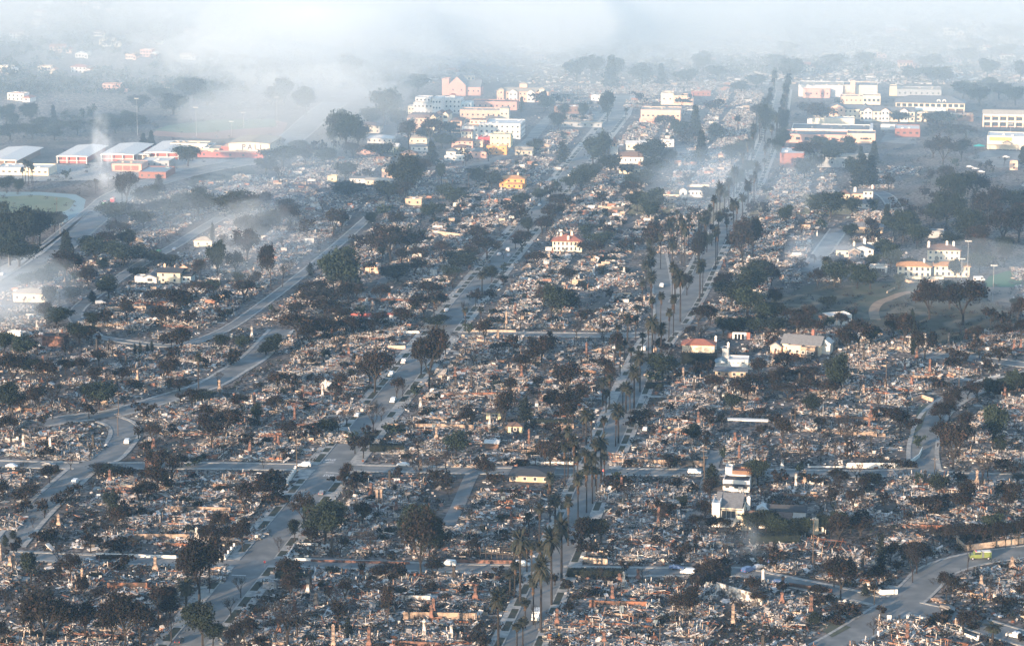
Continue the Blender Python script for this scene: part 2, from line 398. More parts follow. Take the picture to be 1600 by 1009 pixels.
# ------------------------------------------------------------------ buildings
BLD = []           # occupied discs (x, y, r)
PANE = {}
def pane(w_, h_, mt, t=.08):
    k = (round(w_,1), round(h_,1), mt, t)
    if k not in PANE:
        mb = MB(); mb.box((0,0,0), (k[0], t, k[1])); PANE[k] = mb.mesh('window', [mt])
    return PANE[k]
def framed(w_, h_, fm='white'):
    k = (round(w_,1), round(h_,1), 'frame', fm)
    if k not in PANE:
        mb = MB(); a, b = k[0]/2, k[1]/2; f = .14
        mb.bx(-a-f,-a,-.07,.07,-b-f,b+f); mb.bx(a,a+f,-.07,.07,-b-f,b+f); mb.bx(-a,a,-.07,.07,b,b+f); mb.bx(-a,a,-.07,.07,-b-f,-b)
        PANE[k] = mb.mesh('window', [fm])
    return PANE[k]
class House:
    def __init__(s, name, px, py, yaw=0, label=None, cat='house', group=None, r=None):
        s.p = at(px, py); s.e = link(name, None, loc=s.p, rz=GRIDROT+R(yaw)); props(s.e, label, cat, group)
        s.s = ppm(s.p); s.r = 0; s.near = py > 330
        s.ax = Vector((math.cos(GRIDROT+R(yaw)), math.sin(GRIDROT+R(yaw)), 0)); s.ay = Vector((-s.ax.y, s.ax.x, 0))
        s.name = name
    def win(s, x, y, z, w_, h_, side='f', mt='glass'):
        rz = 0 if side in 'fb' else math.pi/2
        if s.near:
            o = link('window', framed(w_, h_, 'white'), s.e, (x,y,z), rz); link('pane', pane(w_, h_, mt), o, (0,0,0))
        else: link('window', pane(w_, h_, mt, .14), s.e, (x,y,z), rz)
    def block(s, x0, x1, y0, y1, h, wall='white', roof='flat', rm='roof_grey', z0=0, rise=2.2, over=.5, wins=(0,0), side=(0,0), ww=1.2, wh=1.3, glass='glass', axis='x', parapet=.7):
        mb = MB(); mb.bx(x0,x1,y0,y1,z0-(0.4 if z0 == 0 else 0),z0+h)
        t = z0+h
        if roof == 'flat' and parapet:
            q = .35; e = .004
            mb.bx(x0-e,x1+e,y0-e,y0+q,t,t+parapet); mb.bx(x0-e,x1+e,y1-q,y1+e,t,t+parapet)
            mb.bx(x0-e,x0+q,y0+q,y1-q,t,t+parapet); mb.bx(x1-q,x1+e,y0+q,y1-q,t,t+parapet)
        link('wall', mb.mesh('wall', [wall]), s.e)
        rb = MB(); a0, a1, b0, b1 = x0-over, x1+over, y0-over, y1+over
        if roof == 'flat':
            rb.bx(x0+.36,x1-.36,y0+.36,y1-.36,t+.01,t+.2) if parapet else rb.bx(a0,a1,b0,b1,t+.002,t+.3)
            if parapet and (x1-x0) > 9:
                for k in range(int((x1-x0)/8)):
                    fx = x0+3+(x1-x0-6)*rng.random(); fy = y0+2+(y1-y0-4)*rng.random(); rb.box((fx,fy,t+.6), (1.6,1.3,.9))
        elif roof == 'gable':
            if axis == 'x':                    # ridge runs along x
                m_ = (b0+b1)/2; rb.prism([(b0,t-.1),(b1,t-.1),(b1,t+.12),(m_,t+rise),(b0,t+.12)], a0, a1, 'x')
            else:
                m_ = (a0+a1)/2; rb.prism([(a0,t-.1),(a1,t-.1),(a1,t+.12),(m_,t+rise),(a0,t+.12)], b0, b1, 'y')
                g = MB(); g.prism([(x0+.05,t-.05),(x1-.05,t-.05),((x0+x1)/2,t+rise-.55)], y0-over-.05, y0-over-.01, 'y'); link('gable', g.mesh('gable', [wall]), s.e)
        elif roof == 'hip':
            d = min(x1-x0, y1-y0)/2; 
            if x1-x0 > y1-y0: r0, r1 = (x0+d, (y0+y1)/2), (x1-d, (y0+y1)/2)
            else: r0, r1 = ((x0+x1)/2, y0+d), ((x0+x1)/2, y1-d)
            Vt = [(a0,b0,t-.12),(a1,b0,t-.12),(a1,b1,t-.12),(a0,b1,t-.12),(a0,b0,t+.12),(a1,b0,t+.12),(a1,b1,t+.12),(a0,b1,t+.12),(*r0,t+rise),(*r1,t+rise)]
            if x1-x0 > y1-y0: fs = [(4,5,9,8),(5,6,9),(6,7,8,9),(7,4,8)]
            else: fs = [(4,5,8),(5,6,9,8),(6,7,9),(7,4,8,9)]
            rb.add(Vt, [(3,2,1,0),(0,1,5,4),(1,2,6,5),(2,3,7,6),(3,0,4,7)]+fs)
        elif roof == 'shed':
            rb.prism([(b0,t+.1),(b1,t+.1+rise),(b1,t+.4+rise),(b0,t+.4)], a0, a1, 'x')
        elif roof == 'shedx':
            rb.prism([(a0,t+.1),(a1,t+.1+rise),(a1,t+.4+rise),(a0,t+.4)], b0, b1, 'y')
        elif roof == 'mansard':
            i_ = 1.6; Vt = [(a0,b0,t),(a1,b0,t),(a1,b1,t),(a0,b1,t),(x0+i_,y0+i_,t+rise),(x1-i_,y0+i_,t+rise),(x1-i_,y1-i_,t+rise),(x0+i_,y1-i_,t+rise)]
            rb.add(Vt, [(3,2,1,0),(4,5,6,7),(0,1,5,4),(1,2,6,5),(2,3,7,6),(3,0,4,7)])
        if rb.v: link('roof', rb.mesh('roof', [rm]), s.e)
        nx, nz = wins
        for j in range(nz):
            z = z0+(h/nz)*(j+.55)
            for i in range(nx):
                s.win(x0+(x1-x0)*(i+.5)/nx, y0-.03, z, ww, wh)
        nx, nz = side                            # right-hand side (positive) or left-hand (negative nx)
        X = x1+.03 if nx > 0 else x0-.03
        for j in range(nz):
            z = z0+(h/nz)*(j+.55)
            for i in range(abs(nx)): s.win(X, y0+(y1-y0)*(i+.5)/abs(nx), z, ww, wh, 's')
        s.r = max(s.r, abs(x0), abs(x1), y1)
        c = s.p+s.ax*((x0+x1)/2)+s.ay*((y0+y1)/2); BLD.append((c.x, c.y, max(x1-x0, y1-y0)/2*1.05+4))
        return s
    def chimney(s, x, y, h, z0=0, w_=1.2, mt='white'):
        mb = MB(); mb.bx(x-w_/2,x+w_/2,y-w_/2,y+w_/2,z0,z0+h); mb.bx(x-w_/2-.12,x+w_/2+.12,y-w_/2-.12,y+w_/2+.12,z0+h,z0+h+.25)
        mb.bx(x-.25,x+.25,y-.25,y+.25,z0+h+.25,z0+h+.7)
        link('chimney', mb.mesh('chimney', [mt]), s.e); return s
    def part(s, name, mb, mats): link(name, mb.mesh(name, mats), s.e); return s
    def box(s, name, x0, x1, y0, y1, z0, z1, mt):
        mb = MB(); mb.bx(x0,x1,y0,y1,z0,z1); return s.part(name, mb, [mt])
    def cols(s, name, x0, x1, y, n, z0, z1, w_=.4, mt='white'):
        for k in range(n):
            x = x0+(x1-x0)*k/max(1,n-1); s.box(name, x-w_/2, x+w_/2, y-w_/2, y+w_/2, z0, z1, mt)
        return s
def H(*a, **k): return House(*a, **k)
SY = 0
# --- high school (left)
for i, (px, py, wd, dp, lab) in enumerate(((-2,262,24,64,'long white-roofed school classroom block at the left edge of the photo'),
        (112,256,21,56,'white-roofed red-walled classroom block second from the left, behind the rising white smoke'),
        (183,253,23,56,'white-roofed red-walled classroom block just left of the two dark pines'),
        (252,250,24,58,'white-roofed red-walled classroom block nearest the gymnasium with big lettering'))):
    h = H('classroom_block', px, py, 3, lab, 'school building', 'white-roofed classroom blocks of the school')
    a = wd/2
    h.block(-a+1.2, a-1.2, 2.5, dp, 4.6, 'red_wall' if i else 'brown_wall', 'gable', 'roof_white', rise=1.0, over=1.8, axis='y')
    h.cols('column', -a+.4, a-.4, .8, 4, 0, 4.6, .45); h.box('roof_beam', -a, a, .55, 1.05, 4.6, 5.1, 'white')
    h.box('floor_band', -a+.5, a-.5, 2.2, 2.48, 1.6, 2.0, 'white')
    for k in range(3): h.box('panel', -a+2.2+k*(wd-4)/3, -a+2.2+k*(wd-4)/3+.8, 2.3, 2.48, 2.1, 4.5, 'glass')
H('covered_walkway', 217, 252, 3, 'white covered walkway with a crossed panel between two classroom blocks', 'walkway').block(-6,6,6,12,3.8,'tan_wall','flat','roof_white',parapet=0).cols('column',-5.5,5.5,3,4,0,4,.4).box('canopy',-6.5,6.5,2.4,5.9,4.0,4.35,'white')
H('school_hall', 36, 274, 2, 'long low cream school hall with flat white roof above the palm row', 'school building').block(-19,17,0,20,4.2,'cream_wall','flat','roof_white',wins=(9,1),ww=1.8,wh=1.1)
H('school_hall', 198, 268, 2, 'low pink school hall with three big panels beside the white smoke column', 'school building').block(-10,10,0,18,4.6,'pink','flat','roof_tan',parapet=.4).box('panel',-8,-3,-.1,0,.6,3.8,'brick').box('panel',-2.4,2.6,-.1,0,.6,3.8,'brick').box('panel',3.2,8,-.1,0,.6,3.8,'brick')
H('school_hall', 238, 279, 2, 'low brick school hall with pale grey roof right of the pink hall', 'school building').block(-9,9,0,26,3.6,'brick','flat','roof_blue',wins=(4,1))
H('school_hall', 238, 262, 2, 'flat white-roofed school hall in front of the classroom block nearest the gymnasium', 'school building').block(-9,11,2,20,3.6,'grey_wall','flat','roof_white',wins=(5,1))
H('school_hall', 304, 238, 2, 'long cream and red school hall beyond the gymnasium forecourt', 'school building').block(-17,9,0,12,5.5,'cream_wall','flat','roof_tan',wins=(6,1)).block(9.1,13,-12,10,4.6,'pale_blue','flat','roof_grey')
h = H('gymnasium', 386, 246, 1, 'cream gymnasium with PALI in big dark letters on its wall', 'gymnasium')
h.block(-14,14.5,6,44,8.6,'cream_wall','gable','roof_tan',rise=1.3,over=.6,axis='y')
c = bpy.data.curves.new('t','FONT'); c.body = 'PALI'; c.size = 5.2; c.space_character = 1.5; c.align_x = 'CENTER'; c.extrude = .06; c.offset = .07
o = bpy.data.objects.new('t', c); col.objects.link(o); bpy.context.view_layer.update()
me = bpy.data.meshes.new_from_object(o.evaluated_get(bpy.context.evaluated_depsgraph_get())); bpy.data.objects.remove(o)
me.materials.clear(); me.materials.append(M['navy']); o = link('lettering', me, h.e, (2.0,5.9,4.5)); o.rotation_euler = (math.pi/2,0,0)
h.block(-34,12,-3,5.9,3.4,'red_wall','flat','peach',wins=(5,1),ww=1.4,parapet=.3)
h.block(-34,-21,6,22,4.4,'peach','flat','roof_tan',parapet=.3); h.block(-20.5,-14.2,10,26,5.4,'red_wall','flat','peach',parapet=.3)
h.block(-8,8,44.2,52,6,'pale_blue','flat','roof_white')
# --- village blocks (centre)
g = 'apartment blocks of the village centre'
h = H('apartment_block', 659, 207, -2, 'peach apartment block with brown mansard roof, left wing of the pair', 'apartment block', g)
h.block(-11,7,0,16,10.5,'peach','mansard','roof_brown',rise=2.4,wins=(6,3),ww=1.3); h.block(7.1,11.5,-2.5,8,11.5,'cream_wall','gable','roof_brown',axis='y',rise=2.5,wins=(2,3),ww=1.2)
h = H('apartment_block', 690, 204, -2, 'peach apartment block with gabled bay and stacked balconies, right wing of the pair', 'apartment block', g)
h.block(-5.5,1,0,15,12,'peach','hip','roof_brown',wins=(2,3),ww=1.2); h.block(1.1,5.6,-2,12,12,'cream_wall','gable','roof_brown',axis='y',rise=2.6,wins=(1,3),ww=2.6,wh=1.8)
h.box('balcony',1.3,5.4,-3,-2.1,3.4,4.3,'white').box('balcony',1.3,5.4,-3,-2.1,7.2,8.1,'white')
h = H('apartment_block', 672, 182, 0, 'long white stepped apartment block behind the brown mansard roof', 'apartment block', g)
h.block(-13,2,0,18,10,'white','flat','roof_white',wins=(5,2)).block(2.1,9,-2,16,13.5,'white','flat','roof_white',wins=(3,3)).block(-12,0,3,15,3,'white','flat','roof_white',z0=10.7,wins=(4,1)).block(-18,-13.1,4,14,6.5,'cream_wall','flat','roof_white',wins=(2,2))
h = H('apartment_block', 712, 178, 0, 'white apartment block with small roof turrets, farther up the village street', 'apartment block', g)
h.block(-12,4,0,14,11,'white','flat','roof_white',wins=(5,3),side=(3,3)).block(4.1,12,2,14,8,'pale_blue','flat','roof_white',wins=(3,2)); h.block(-5,-1,3,7,2.5,'white','hip','roof_red',z0=11.8,rise=1.2)
h = H('apartment_block', 713, 208, 0, 'narrow pinkish apartment block with three rows of deep balconies', 'apartment block', g)
h.block(-4,4,0,16,9,'peach','hip','roof_brown',rise=1.6,wins=(1,3),ww=5.5,wh=1.7)
h = H('apartment_block', 770, 217, 0, 'biggest white apartment block with rows of square windows above the village street', 'apartment block', g)
h.block(-10,20,0,26,10.5,'white','flat','roof_white',wins=(8,3),side=(6,3),ww=1.4,wh=1.4); h.block(-22,-10.1,-3,18,8.2,'white','flat','roof_tan',wins=(4,2),ww=1.2); h.block(-22,-14,-7,-3.1,6,'cream_wall','hip','roof_red',rise=1.2,wins=(3,2),ww=1.0)
h.block(-18,-6,8,20,3,'peach','flat','roof_brown',z0=9,wins=(4,1),parapet=.3); h.box('awning',-1,3,-1.2,-.1,1.8,2.3,'car_black')
h = H('long_shop_building', 757, 187, 0, 'long pink shop building with small cream tower behind the biggest white block', 'shop building')
h.block(-19,17,0,16,6.5,'peach','flat','roof_tan',wins=(9,1)).block(12,19,-2,5,9,'cream_wall','hip','roof_tan',rise=1.4,wins=(2,1))
H('long_shop_building', 772, 172, 0, 'long low brick-pink building below the far peach school', 'shop building').block(-18,18,0,14,6,'pink','flat','roof_brown',wins=(8,1)).block(-34,-18.1,2,12,4,'grey_wall','flat','roof_grey')
h = H('school_building', 816, 160, 0, 'far peach school with three white-gabled bays behind round trees', 'school building')
h.block(-21,21,2,16,8.5,'peach','hip','roof_tan',rise=2.4,over=.8,wins=(12,2)); h.block(-11,-4,0,1.9,8,'white','gable','roof_tan',axis='y',rise=2.4,wins=(2,2)); h.block(4,10,0,1.9,8,'white','gable','roof_tan',axis='y',rise=2.4,wins=(2,2)); h.block(14,18,-1,4,11,'cream_wall','hip','roof_tan',rise=1.6,wins=(1,2)); h.block(-19,-15,-1,4,10,'peach','hip','roof_tan',rise=1.6,wins=(1,2)); h.block(-3,3,6,12,3,'peach','hip','roof_tan',z0=11.1,rise=1.5)
vill = [(704,245,'white','hip','roof_grey',-3,3.5,8,3.6,'small white house with pyramid roof at the village edge'),
 (720,243,'cream_wall','hip','roof_brown',-6,6,9,5.2,'cream house with brown hip roof right of the small white house'),
 (708,251,'white','flat','roof_white',-6,7,6,2.6,'flat bright white shed in front of the cream brown-roofed house'),
 (721,232,'pink','hip','roof_brown',-7,8,9,5.2,'pink house with wide brown roof below the biggest white block'),
 (757,226,'car_red','flat','roof_grey',-5,5,7,4.5,'bright red building between the pink and yellow houses'),
 (741,230,'peach','flat','roof_tan',-5,6,7,3.6,'low peach building with flat roof left of the red one'),
 (781,230,'yellow_wall','flat','roof_tan',-7,7.5,11,8.4,'tall pale yellow block on the corner of the village street'),
 (776,242,'orange_wall','flat','roof_white',-7,7,8,5.6,'orange building with white flat roof in front of the pale yellow block'),
 (744,247,'pink','gable','roof_grey',-7,7,8,4.4,'pink house with grey gable roof left of the orange building'),
 (639,254,'tan_wall','hip','roof_brown',-5,5,8,6,'square brown block of flats left of the village'),
 (573,208,'cream_wall','hip','roof_brown',-10,10,12,5.5,'big cream house with brown hip roof beyond the bushy dark trees'),
 (593,224,'white','hip','roof_white',-9,9,12,3.4,'white house with broad pyramid roof in the hazy trees'),
 (585,243,'pink','hip','roof_tan',-13,4,10,4.2,'pink house with long tan roof left of the brown block of flats'),
 (606,238,'yellow_wall','gable','roof_white',-6,7,9,4,'yellowish house with white gable roof beside the pink long-roofed house'),
 (654,226,'cream_wall','hip','roof_tan',-7,6,9,4.6,'cream house half hidden by bare trees below the mansard block'),
 (655,237,'white','hip','roof_grey',-6,6,8,3.5,'small white grey-roofed house just beyond the brown block of flats'),
 (818,243,'cream_wall','gable','roof_tan',-6,6,8,3.5,'low cream house across the village street from the orange building'),
 (607,280,'peach','hip','roof_tan',-4.5,5.5,9,6.4,'tall tan house beside a large dark tree above the left side streets'),
 (563,286,'white','gable','roof_grey',-7,6,8,2.8,'long low white house left of the tall tan house'),
 (519,284,'yellow_wall','flat','roof_white',-3,3,6,3,'tiny pale yellow wall-like house among bright rubble'),
 (590,289,'cream_wall','gable','roof_tan',-8,8,8,2.8,'long cream bungalow in front of the tall tan house'),
 (646,321,'tan_wall','flat','roof_white',-5,5,7,3.4,'small burnt box house with white flat roof amid red rubble'),
 (584,427,'peach','flat','roof_white',-4.5,2.5,7,3.6,'small peach house with white parapet among burnt trees'),
 (45,472,'cream_wall','hip','roof_tan',-8,9,10,4.2,'pale hexagonal-roofed house at the left edge by the smoke'),
 (317,386,'cream_wall','hip','roof_tan',-5,5,8,3.4,'small tan house beside a pointed dark tree'),
 (771,655,'yellow_wall','hip','roof_brown',-2.9,2.9,5,2.8,'small peach garage with pyramid roof and dark door'),
 (805,676,'yellow_wall','hip','roof_brown',-2.9,2.7,5,2.6,'tan garage beside the dark cypress left of palm trees'),
 (1584,266,'peach','flat','roof_tan',-2.5,2.5,6,5,'small peach tower-like building at the right edge'),
 (1095,150,'roof_red','flat','roof_tan',-8,8,8,3,'faint pink building in the haze above the village centre'),
 (935,158,'white','flat','roof_white',-6,6,8,3.6,'small white building beside the far end of the avenue'),
 (1352,364,'tan_wall','hip','roof_grey',-10,10,10,3.4,'long tan house with grey roof below the cul de sac'),
 (1371,426,'white','flat','roof_tan',-4,5,6,2.8,'small white garage left of the red-tiled villas'),
 (22,530,'white','flat','roof_white',-3,3,3,3,'small white box shed at the left edge'),
 (1461,372,'grey_wall','flat','roof_grey',-4,5,7,3.4,'small grey box house in the dark wood'),
 (830,753,'tan_wall','hip','roof_dark',-8,7,12,2.3,'tan bungalow with dark grey hip roof near the middle street')]
for px, py, wm, rf, rm, a, b_, d, hh, lab in vill:
    nm = 'garage' if 'garage' in lab else 'shed' if 'shed' in lab else 'house'
    h = H(nm, px, py, 0, lab, nm)
    fl = 2 if hh > 4.8 else 1
    h.block(a, b_, 0, d, hh, wm, rf, rm, rise=1.9 if hh > 3 else 1.2, over=.5, wins=(max(1,int((b_-a)/3.6)), fl), side=(2,fl) if d > 6 else (1,1), ww=1.1, wh=1.2)
    if nm == 'garage': h.box('door', a+1.2, b_-1.2, -.09, 0, 0, 2.2, 'roof_dark')
# --- orange house
h = H('house', 800, 293, 0, 'bright orange two-storey house with tiled hip roof', 'house')
h.block(-8,8,0,10,5.4,'orange_wall','hip','roof_orange',rise=1.8,wins=(4,2),side=(2,2)); h.block(-3,7,-4,-.1,2.6,'orange_wall','hip','roof_orange',rise=1,wins=(3,1)); h.chimney(3,6,8.2,0,1,'peach')
# --- white church with tower
h = H('church', 984, 256, 4, 'white church with brown gable roof and pointed peach tower', 'church')
h.block(-8,9,0,9,4.6,'white','gable','roof_brown',rise=3.0,over=.4,wins=(5,1),side=(1,1),ww=.8,wh=1.6)
h.block(-13,-8.1,1,6,11,'white','flat','roof_white',parapet=0,over=.3); h.block(-12.3,-8.8,1.7,5.3,2.6,'peach','hip','terracotta',z0=11.3,rise=4.2,over=.3); h.box('bell_opening',-11.1,-10,1.5,1.72,11.8,13.4,'glass')
h.block(-6,4,9.1,16,3.6,'white','gable','roof_grey',rise=1.5)
H('parish_hall', 996, 235, 4, 'white flat-roofed parish hall beyond the church', 'hall').block(-8,7,0,10,4.6,'cream_wall','gable','roof_white',rise=1.6,wins=(4,1)); H('parish_hall', 1042, 230, 4, 'small grey-white hall beside the car park right of the church', 'hall').block(-5,5,0,7,4,'white','flat','roof_white',wins=(2,1))
h = H('house', 984, 272, 0, 'brown-roofed cream house in dark trees directly in front of the church', 'house'); h.block(-7,6,0,9,3.6,'cream_wall','hip','roof_brown',rise=1.9,wins=(4,1))
# --- peach buildings beyond avenue end
h = H('commercial_building', 1034, 190, 2, 'peach stucco building with white roof line beside the far avenue', 'building'); h.block(-16,14,0,22,8,'peach','flat','roof_tan',wins=(8,1),side=(4,1),ww=1.8,wh=1.2); h.box('wall',-16.2,-2,-12,-11.6,0,4,'pink')
h = H('commercial_building', 1058, 164, 2, 'pale pink building with stepped front beyond the peach stucco one', 'building'); h.block(-13,-3,0,14,8.6,'cream_wall','flat','roof_tan',wins=(2,1)).block(-2.9,8,-2,12,7,'peach','flat','roof_tan',wins=(3,1)).block(8.1,13,-3,10,5.5,'peach','flat','roof_white',wins=(2,1))
h = H('shop_building', 890, 178, 2, 'brown shop with white roof edge left of the far avenue', 'building'); h.block(-12,10,0,12,5,'brown_wall','flat','roof_white',wins=(6,1)); h = H('carport', 911, 199, 2, 'long grey flat canopy beside the far avenue', 'canopy'); h.block(-16,14,0,5,3.2,'grey_wall','flat','roof_tan',parapet=0,wins=(6,1))
# --- retail centre (right)
h = H('brick_store', 1237, 263, 0, 'tall red brick store with white roof left of the burnt shopping centre', 'store'); h.block(-8,8,0,28,9.5,'brick','flat','roof_white'); h.block(8.1,52,8,30,6,'grey_wall','flat','roof_tan',wins=(6,1))
h = H('shopping_centre', 1292, 224, 0, 'wide flat shopping centre with burnt grey roofs', 'shopping centre'); h.block(-30,14,0,22,5.5,'pink','flat','roof_grey',wins=(7,1),ww=3,wh=2); h.block(14.1,34,2,20,6.5,'peach','flat','roof_grey',wins=(3,1)); h.block(-26,30,22.1,52,6.5,'white','flat','roof_grey'); h.block(30.1,32,20.1,54,7.8,'white','flat','roof_white',parapet=0,over=0)
h = H('shop_building', 1303, 199, 0, 'long cream shop with white roof edge above the burnt flat roofs', 'shop building'); h.block(-16,15,0,14,6,'cream_wall','flat','roof_white',wins=(0,0)); h.block(-20,-16.1,3,10,4.5,'white','flat','roof_white')
h = H('supermarket', 1305, 152, 0, 'large pink and white supermarket farthest back in the shopping area', 'supermarket'); h.block(-30,6,0,30,9,'white','flat','roof_tan'); h.block(-26,-4,-8,-.1,6.5,'pink','flat','roof_tan',wins=(5,1)); h.block(6.1,34,4,30,9,'cream_wall','flat','roof_grey',wins=(0,0)); h.block(12,16,-2,3.9,13,'peach','flat','roof_white')
h = H('shop_building', 1340, 163, 0, 'low pink and cream shop row in front of the large supermarket', 'shop building'); h.block(-14,4,0,14,5.5,'peach','flat','roof_tan',wins=(5,1)); h.block(4.1,18,-2,12,6.5,'cream_wall','flat','roof_tan',wins=(4,1),ww=2,wh=2.2)
h = H('shop_building', 1334, 186, 0, 'gabled cream shop with two round attic windows', 'shop building'); h.block(-8,6,0,14,7.5,'cream_wall','gable','roof_grey',rise=2.5,wins=(4,2)); h.block(6.1,11,-1,12,8,'pale_blue','gable','roof_grey',axis='y',rise=3,wins=(1,1))
h = H('shop_building', 1308, 186, 0, 'peach shop with tall front gable behind trees', 'shop building'); h.block(-6,6,0,14,8.5,'peach','gable','roof_grey',axis='y',rise=3,wins=(2,2)); 
h = H('gabled_shop_row', 1383, 190, 0, 'long two-storey cream shop row with three pointed gables', 'shop row'); h.block(-19,22,0,14,7.6,'cream_wall','gable','roof_grey',rise=3,wins=(12,2),ww=1.6,wh=1.8)
for gx in (-13, 0, 14): h.block(gx-3,gx+3,-1.2,-.1,8.4,'white','gable','roof_brown',axis='y',rise=2.2,wins=(2,2),ww=1.4,wh=1.6)
h = H('arcade_building', 1458, 178, 0, 'big grey-roofed arcade building with cream arches and two round windows', 'shopping arcade'); h.block(-29,24,0,22,4.2,'cream_wall','hip','roof_grey',z0=4.2,rise=4.6,over=1,wins=(12,1),ww=3.0,wh=2.4); h.block(-28,23,3,21,4.2,'brown_wall','flat','roof_grey',parapet=0,over=0); h.cols('pillar',-28,23.5,.7,9,0,4.2,1.0,'cream_wall')
for gx in (4, 8.2):
    mb = MB(); mb.tube((gx,1.6,9.6),(gx,1.2,9.6),1.5,1.5,14); mb.tube((gx,1.2,9.6),(gx,1.12,9.6),.8,.8,14,1); h.part('round_window', mb, ['white','glass'])
h = H('shop_building', 1436, 190, 0, 'cream two-storey shop behind the round street tree', 'shop building'); h.block(-6,12,0,12,6.5,'cream_wall','flat','roof_tan',wins=(5,2),ww=1.8,wh=1.8); h.block(-4,20,12.1,20,7.6,'pale_blue','flat','roof_white',wins=(7,1))
h = H('brick_shop', 1420, 214, 0, 'low brick building with clean white roof in front of the gabled shops', 'shop building'); h.block(-10,8,0,24,5.2,'brick','flat','roof_white',wins=(4,1),ww=2)
h = H('arcade_building', 1568, 199, 0, 'peach arcade building with square balconies at the right edge', 'shopping arcade'); h.block(-15,20,2,16,9,'peach','gable','roof_tan',rise=3,over=.4,wins=(0,0)); h.cols('pillar',-15,20,.6,7,0,8.6,.9,'cream_wall'); h.box('balcony',-15.5,20.5,.2,1.9,3.6,4.8,'cream_wall').box('cornice',-15.5,20.5,.2,1.9,8.6,9.4,'white'); 
for k in range(6): h.win(-12+5.9*k,1.96,6.2,4,2.4); 
for k in range(6): h.win(-12+5.9*k,1.96,1.9,4,2.8)
h = H('grocery_store', 1585, 234, -4, 'cream store with orange sign band and small gable at the right edge', 'store'); h.block(-19,20,0,24,8.6,'cream_wall','flat','roof_white'); h.box('sign_band',-17.5,-2,-.2,0,6,8.4,'orange_wall').box('canopy',-19,2,-3,-.21,3,3.5,'roof_tan').cols('pillar',-18,1.5,-2.6,5,0,3,.4,'cream_wall').block(-8,-2.5,-2.8,-.25,1.2,'roof_tan','gable','roof_grey',axis='y',z0=3.6,rise=1.6)
h = H('flat_roof_store', 1432, 151, 0, 'low flat-roofed store with a yellow end wall at the back', 'store'); h.block(-16,20,0,24,5,'grey_wall','flat','roof_tan',wins=(8,1)); h.block(-22,-16.1,2,16,7,'yellow_wall','flat','roof_tan')
H('flat_roof_store', 1393, 203, 0, 'narrow white-edged flat store between the gabled row and the brick shop', 'store').block(-8,8,0,4,3,'white','flat','roof_white')
H('flat_roof_store', 1500, 190, 0, 'low brick-red flat building left of the peach arcade', 'store').block(-14,10,0,12,4.6,'brown_wall','flat','roof_tan')
# --- surviving houses in the burnt streets
h = H('house', 1086, 309, 0, 'long white house with dark roof and gabled left end amid the burnt lots', 'house'); h.block(-5,9,1,9,4.6,'white','gable','roof_dark',rise=1.4,wins=(6,1),ww=1.0); h.block(-9.5,-5.1,-1,8,4.6,'white','gable','roof_grey',axis='y',rise=1.8,wins=(1,1)); h.block(-4,8,9.1,13,5.6,'cream_wall','flat','roof_white',wins=(4,1)); h.box('garden_wall',-22,-9.8,-1.2,-.9,0,1.8,'cream_wall')
h = H('house', 886, 393, 0, 'two-storey cream house with red tiled hip roof and three chimneys', 'house'); h.block(-8,8,0,10,5.6,'cream_wall','hip','roof_red',rise=2.4,over=.9,wins=(7,2),ww=1.0,wh=1.7); h.block(-5,5,10.1,16,5.8,'cream_wall','hip','roof_red',rise=1.8); h.chimney(-4,6,8.8,0,1.2,'cream_wall').chimney(.5,1.2,8.0,0,1.1,'cream_wall').chimney(1.5,9,9.2,0,1.2,'cream_wall'); h.box('side_wall',-12,-8.2,1,1.4,0,2,'white')
H('garage', 925, 382, 0, 'small white flat garage right of the red tiled cream house', 'garage').block(-3.2,3.2,0,5,2.8,'white','flat','roof_white').box('door',-2.4,2.4,-.08,0,0,2.2,'roof_grey')
h = H('house', 258, 442, 0, 'cream two-storey house with wide dark grey roof and low white wing', 'house'); h.block(-4,8,0,11,5.4,'cream_wall','gable','roof_dark',rise=1.6,over=1,wins=(2,2),ww=1.1); h.block(8.1,13,2,10,3.4,'pale_blue','gable','roof_dark',rise=1.4,wins=(2,1)); h.block(-11,-4.1,-1.5,6,3,'white','gable','roof_grey',axis='y',rise=1.6,wins=(1,1),ww=2.6); h.block(-16,-11.1,0,6,2.4,'white','flat','roof_white'); h.block(5,9,11.2,15,6.2,'peach','gable','roof_brown',axis='y',rise=1.6); h.chimney(-2.5,9,7.8,0,1,'peach')
h = H('house', 1338, 313, 0, 'white hillside house with grey roof and tall chimney by the cul de sac', 'house'); h.block(-10,-4,0,8,3.8,'cream_wall','hip','roof_brown',wins=(2,1)); h.block(-3.9,8,2,12,3.8,'peach','hip','roof_grey',rise=2.2,wins=(3,1)); h.block(4.2,10,-2,1.9,6,'white','hip','roof_grey',rise=1.4,wins=(2,2),side=(1,2)); h.chimney(9.5,5,8.5,0,1.1,'white').chimney(-1,4,7,0,1.6,'white'); 
h = H('house', 1344, 326, 0, 'lower white house with grey gable just in front of the hillside house', 'house'); h.block(-6,6,0,8,3.2,'white','gable','roof_grey',rise=1.8,wins=(3,1)).chimney(-5,3,6,0,1.2,'white')
h = H('house', 1338, 404, 0, 'burnt-fronted cream house with two grey gables above the canyon', 'house'); h.block(-11,-3,4,12,3.6,'cream_wall','gable','roof_grey',rise=1.8,wins=(2,1)); h.block(-2.9,9,1,12,4.8,'white','gable','roof_grey',axis='y',rise=2.4,wins=(3,2)); h.block(-4,2,-3,.9,4,'sooty_tan','gable','roof_tan',axis='y',rise=2,wins=(2,1)); h.chimney(4,8,9.4,0,1.5,'white').chimney(-1.5,7,7.5,0,1.1,'cream_wall')
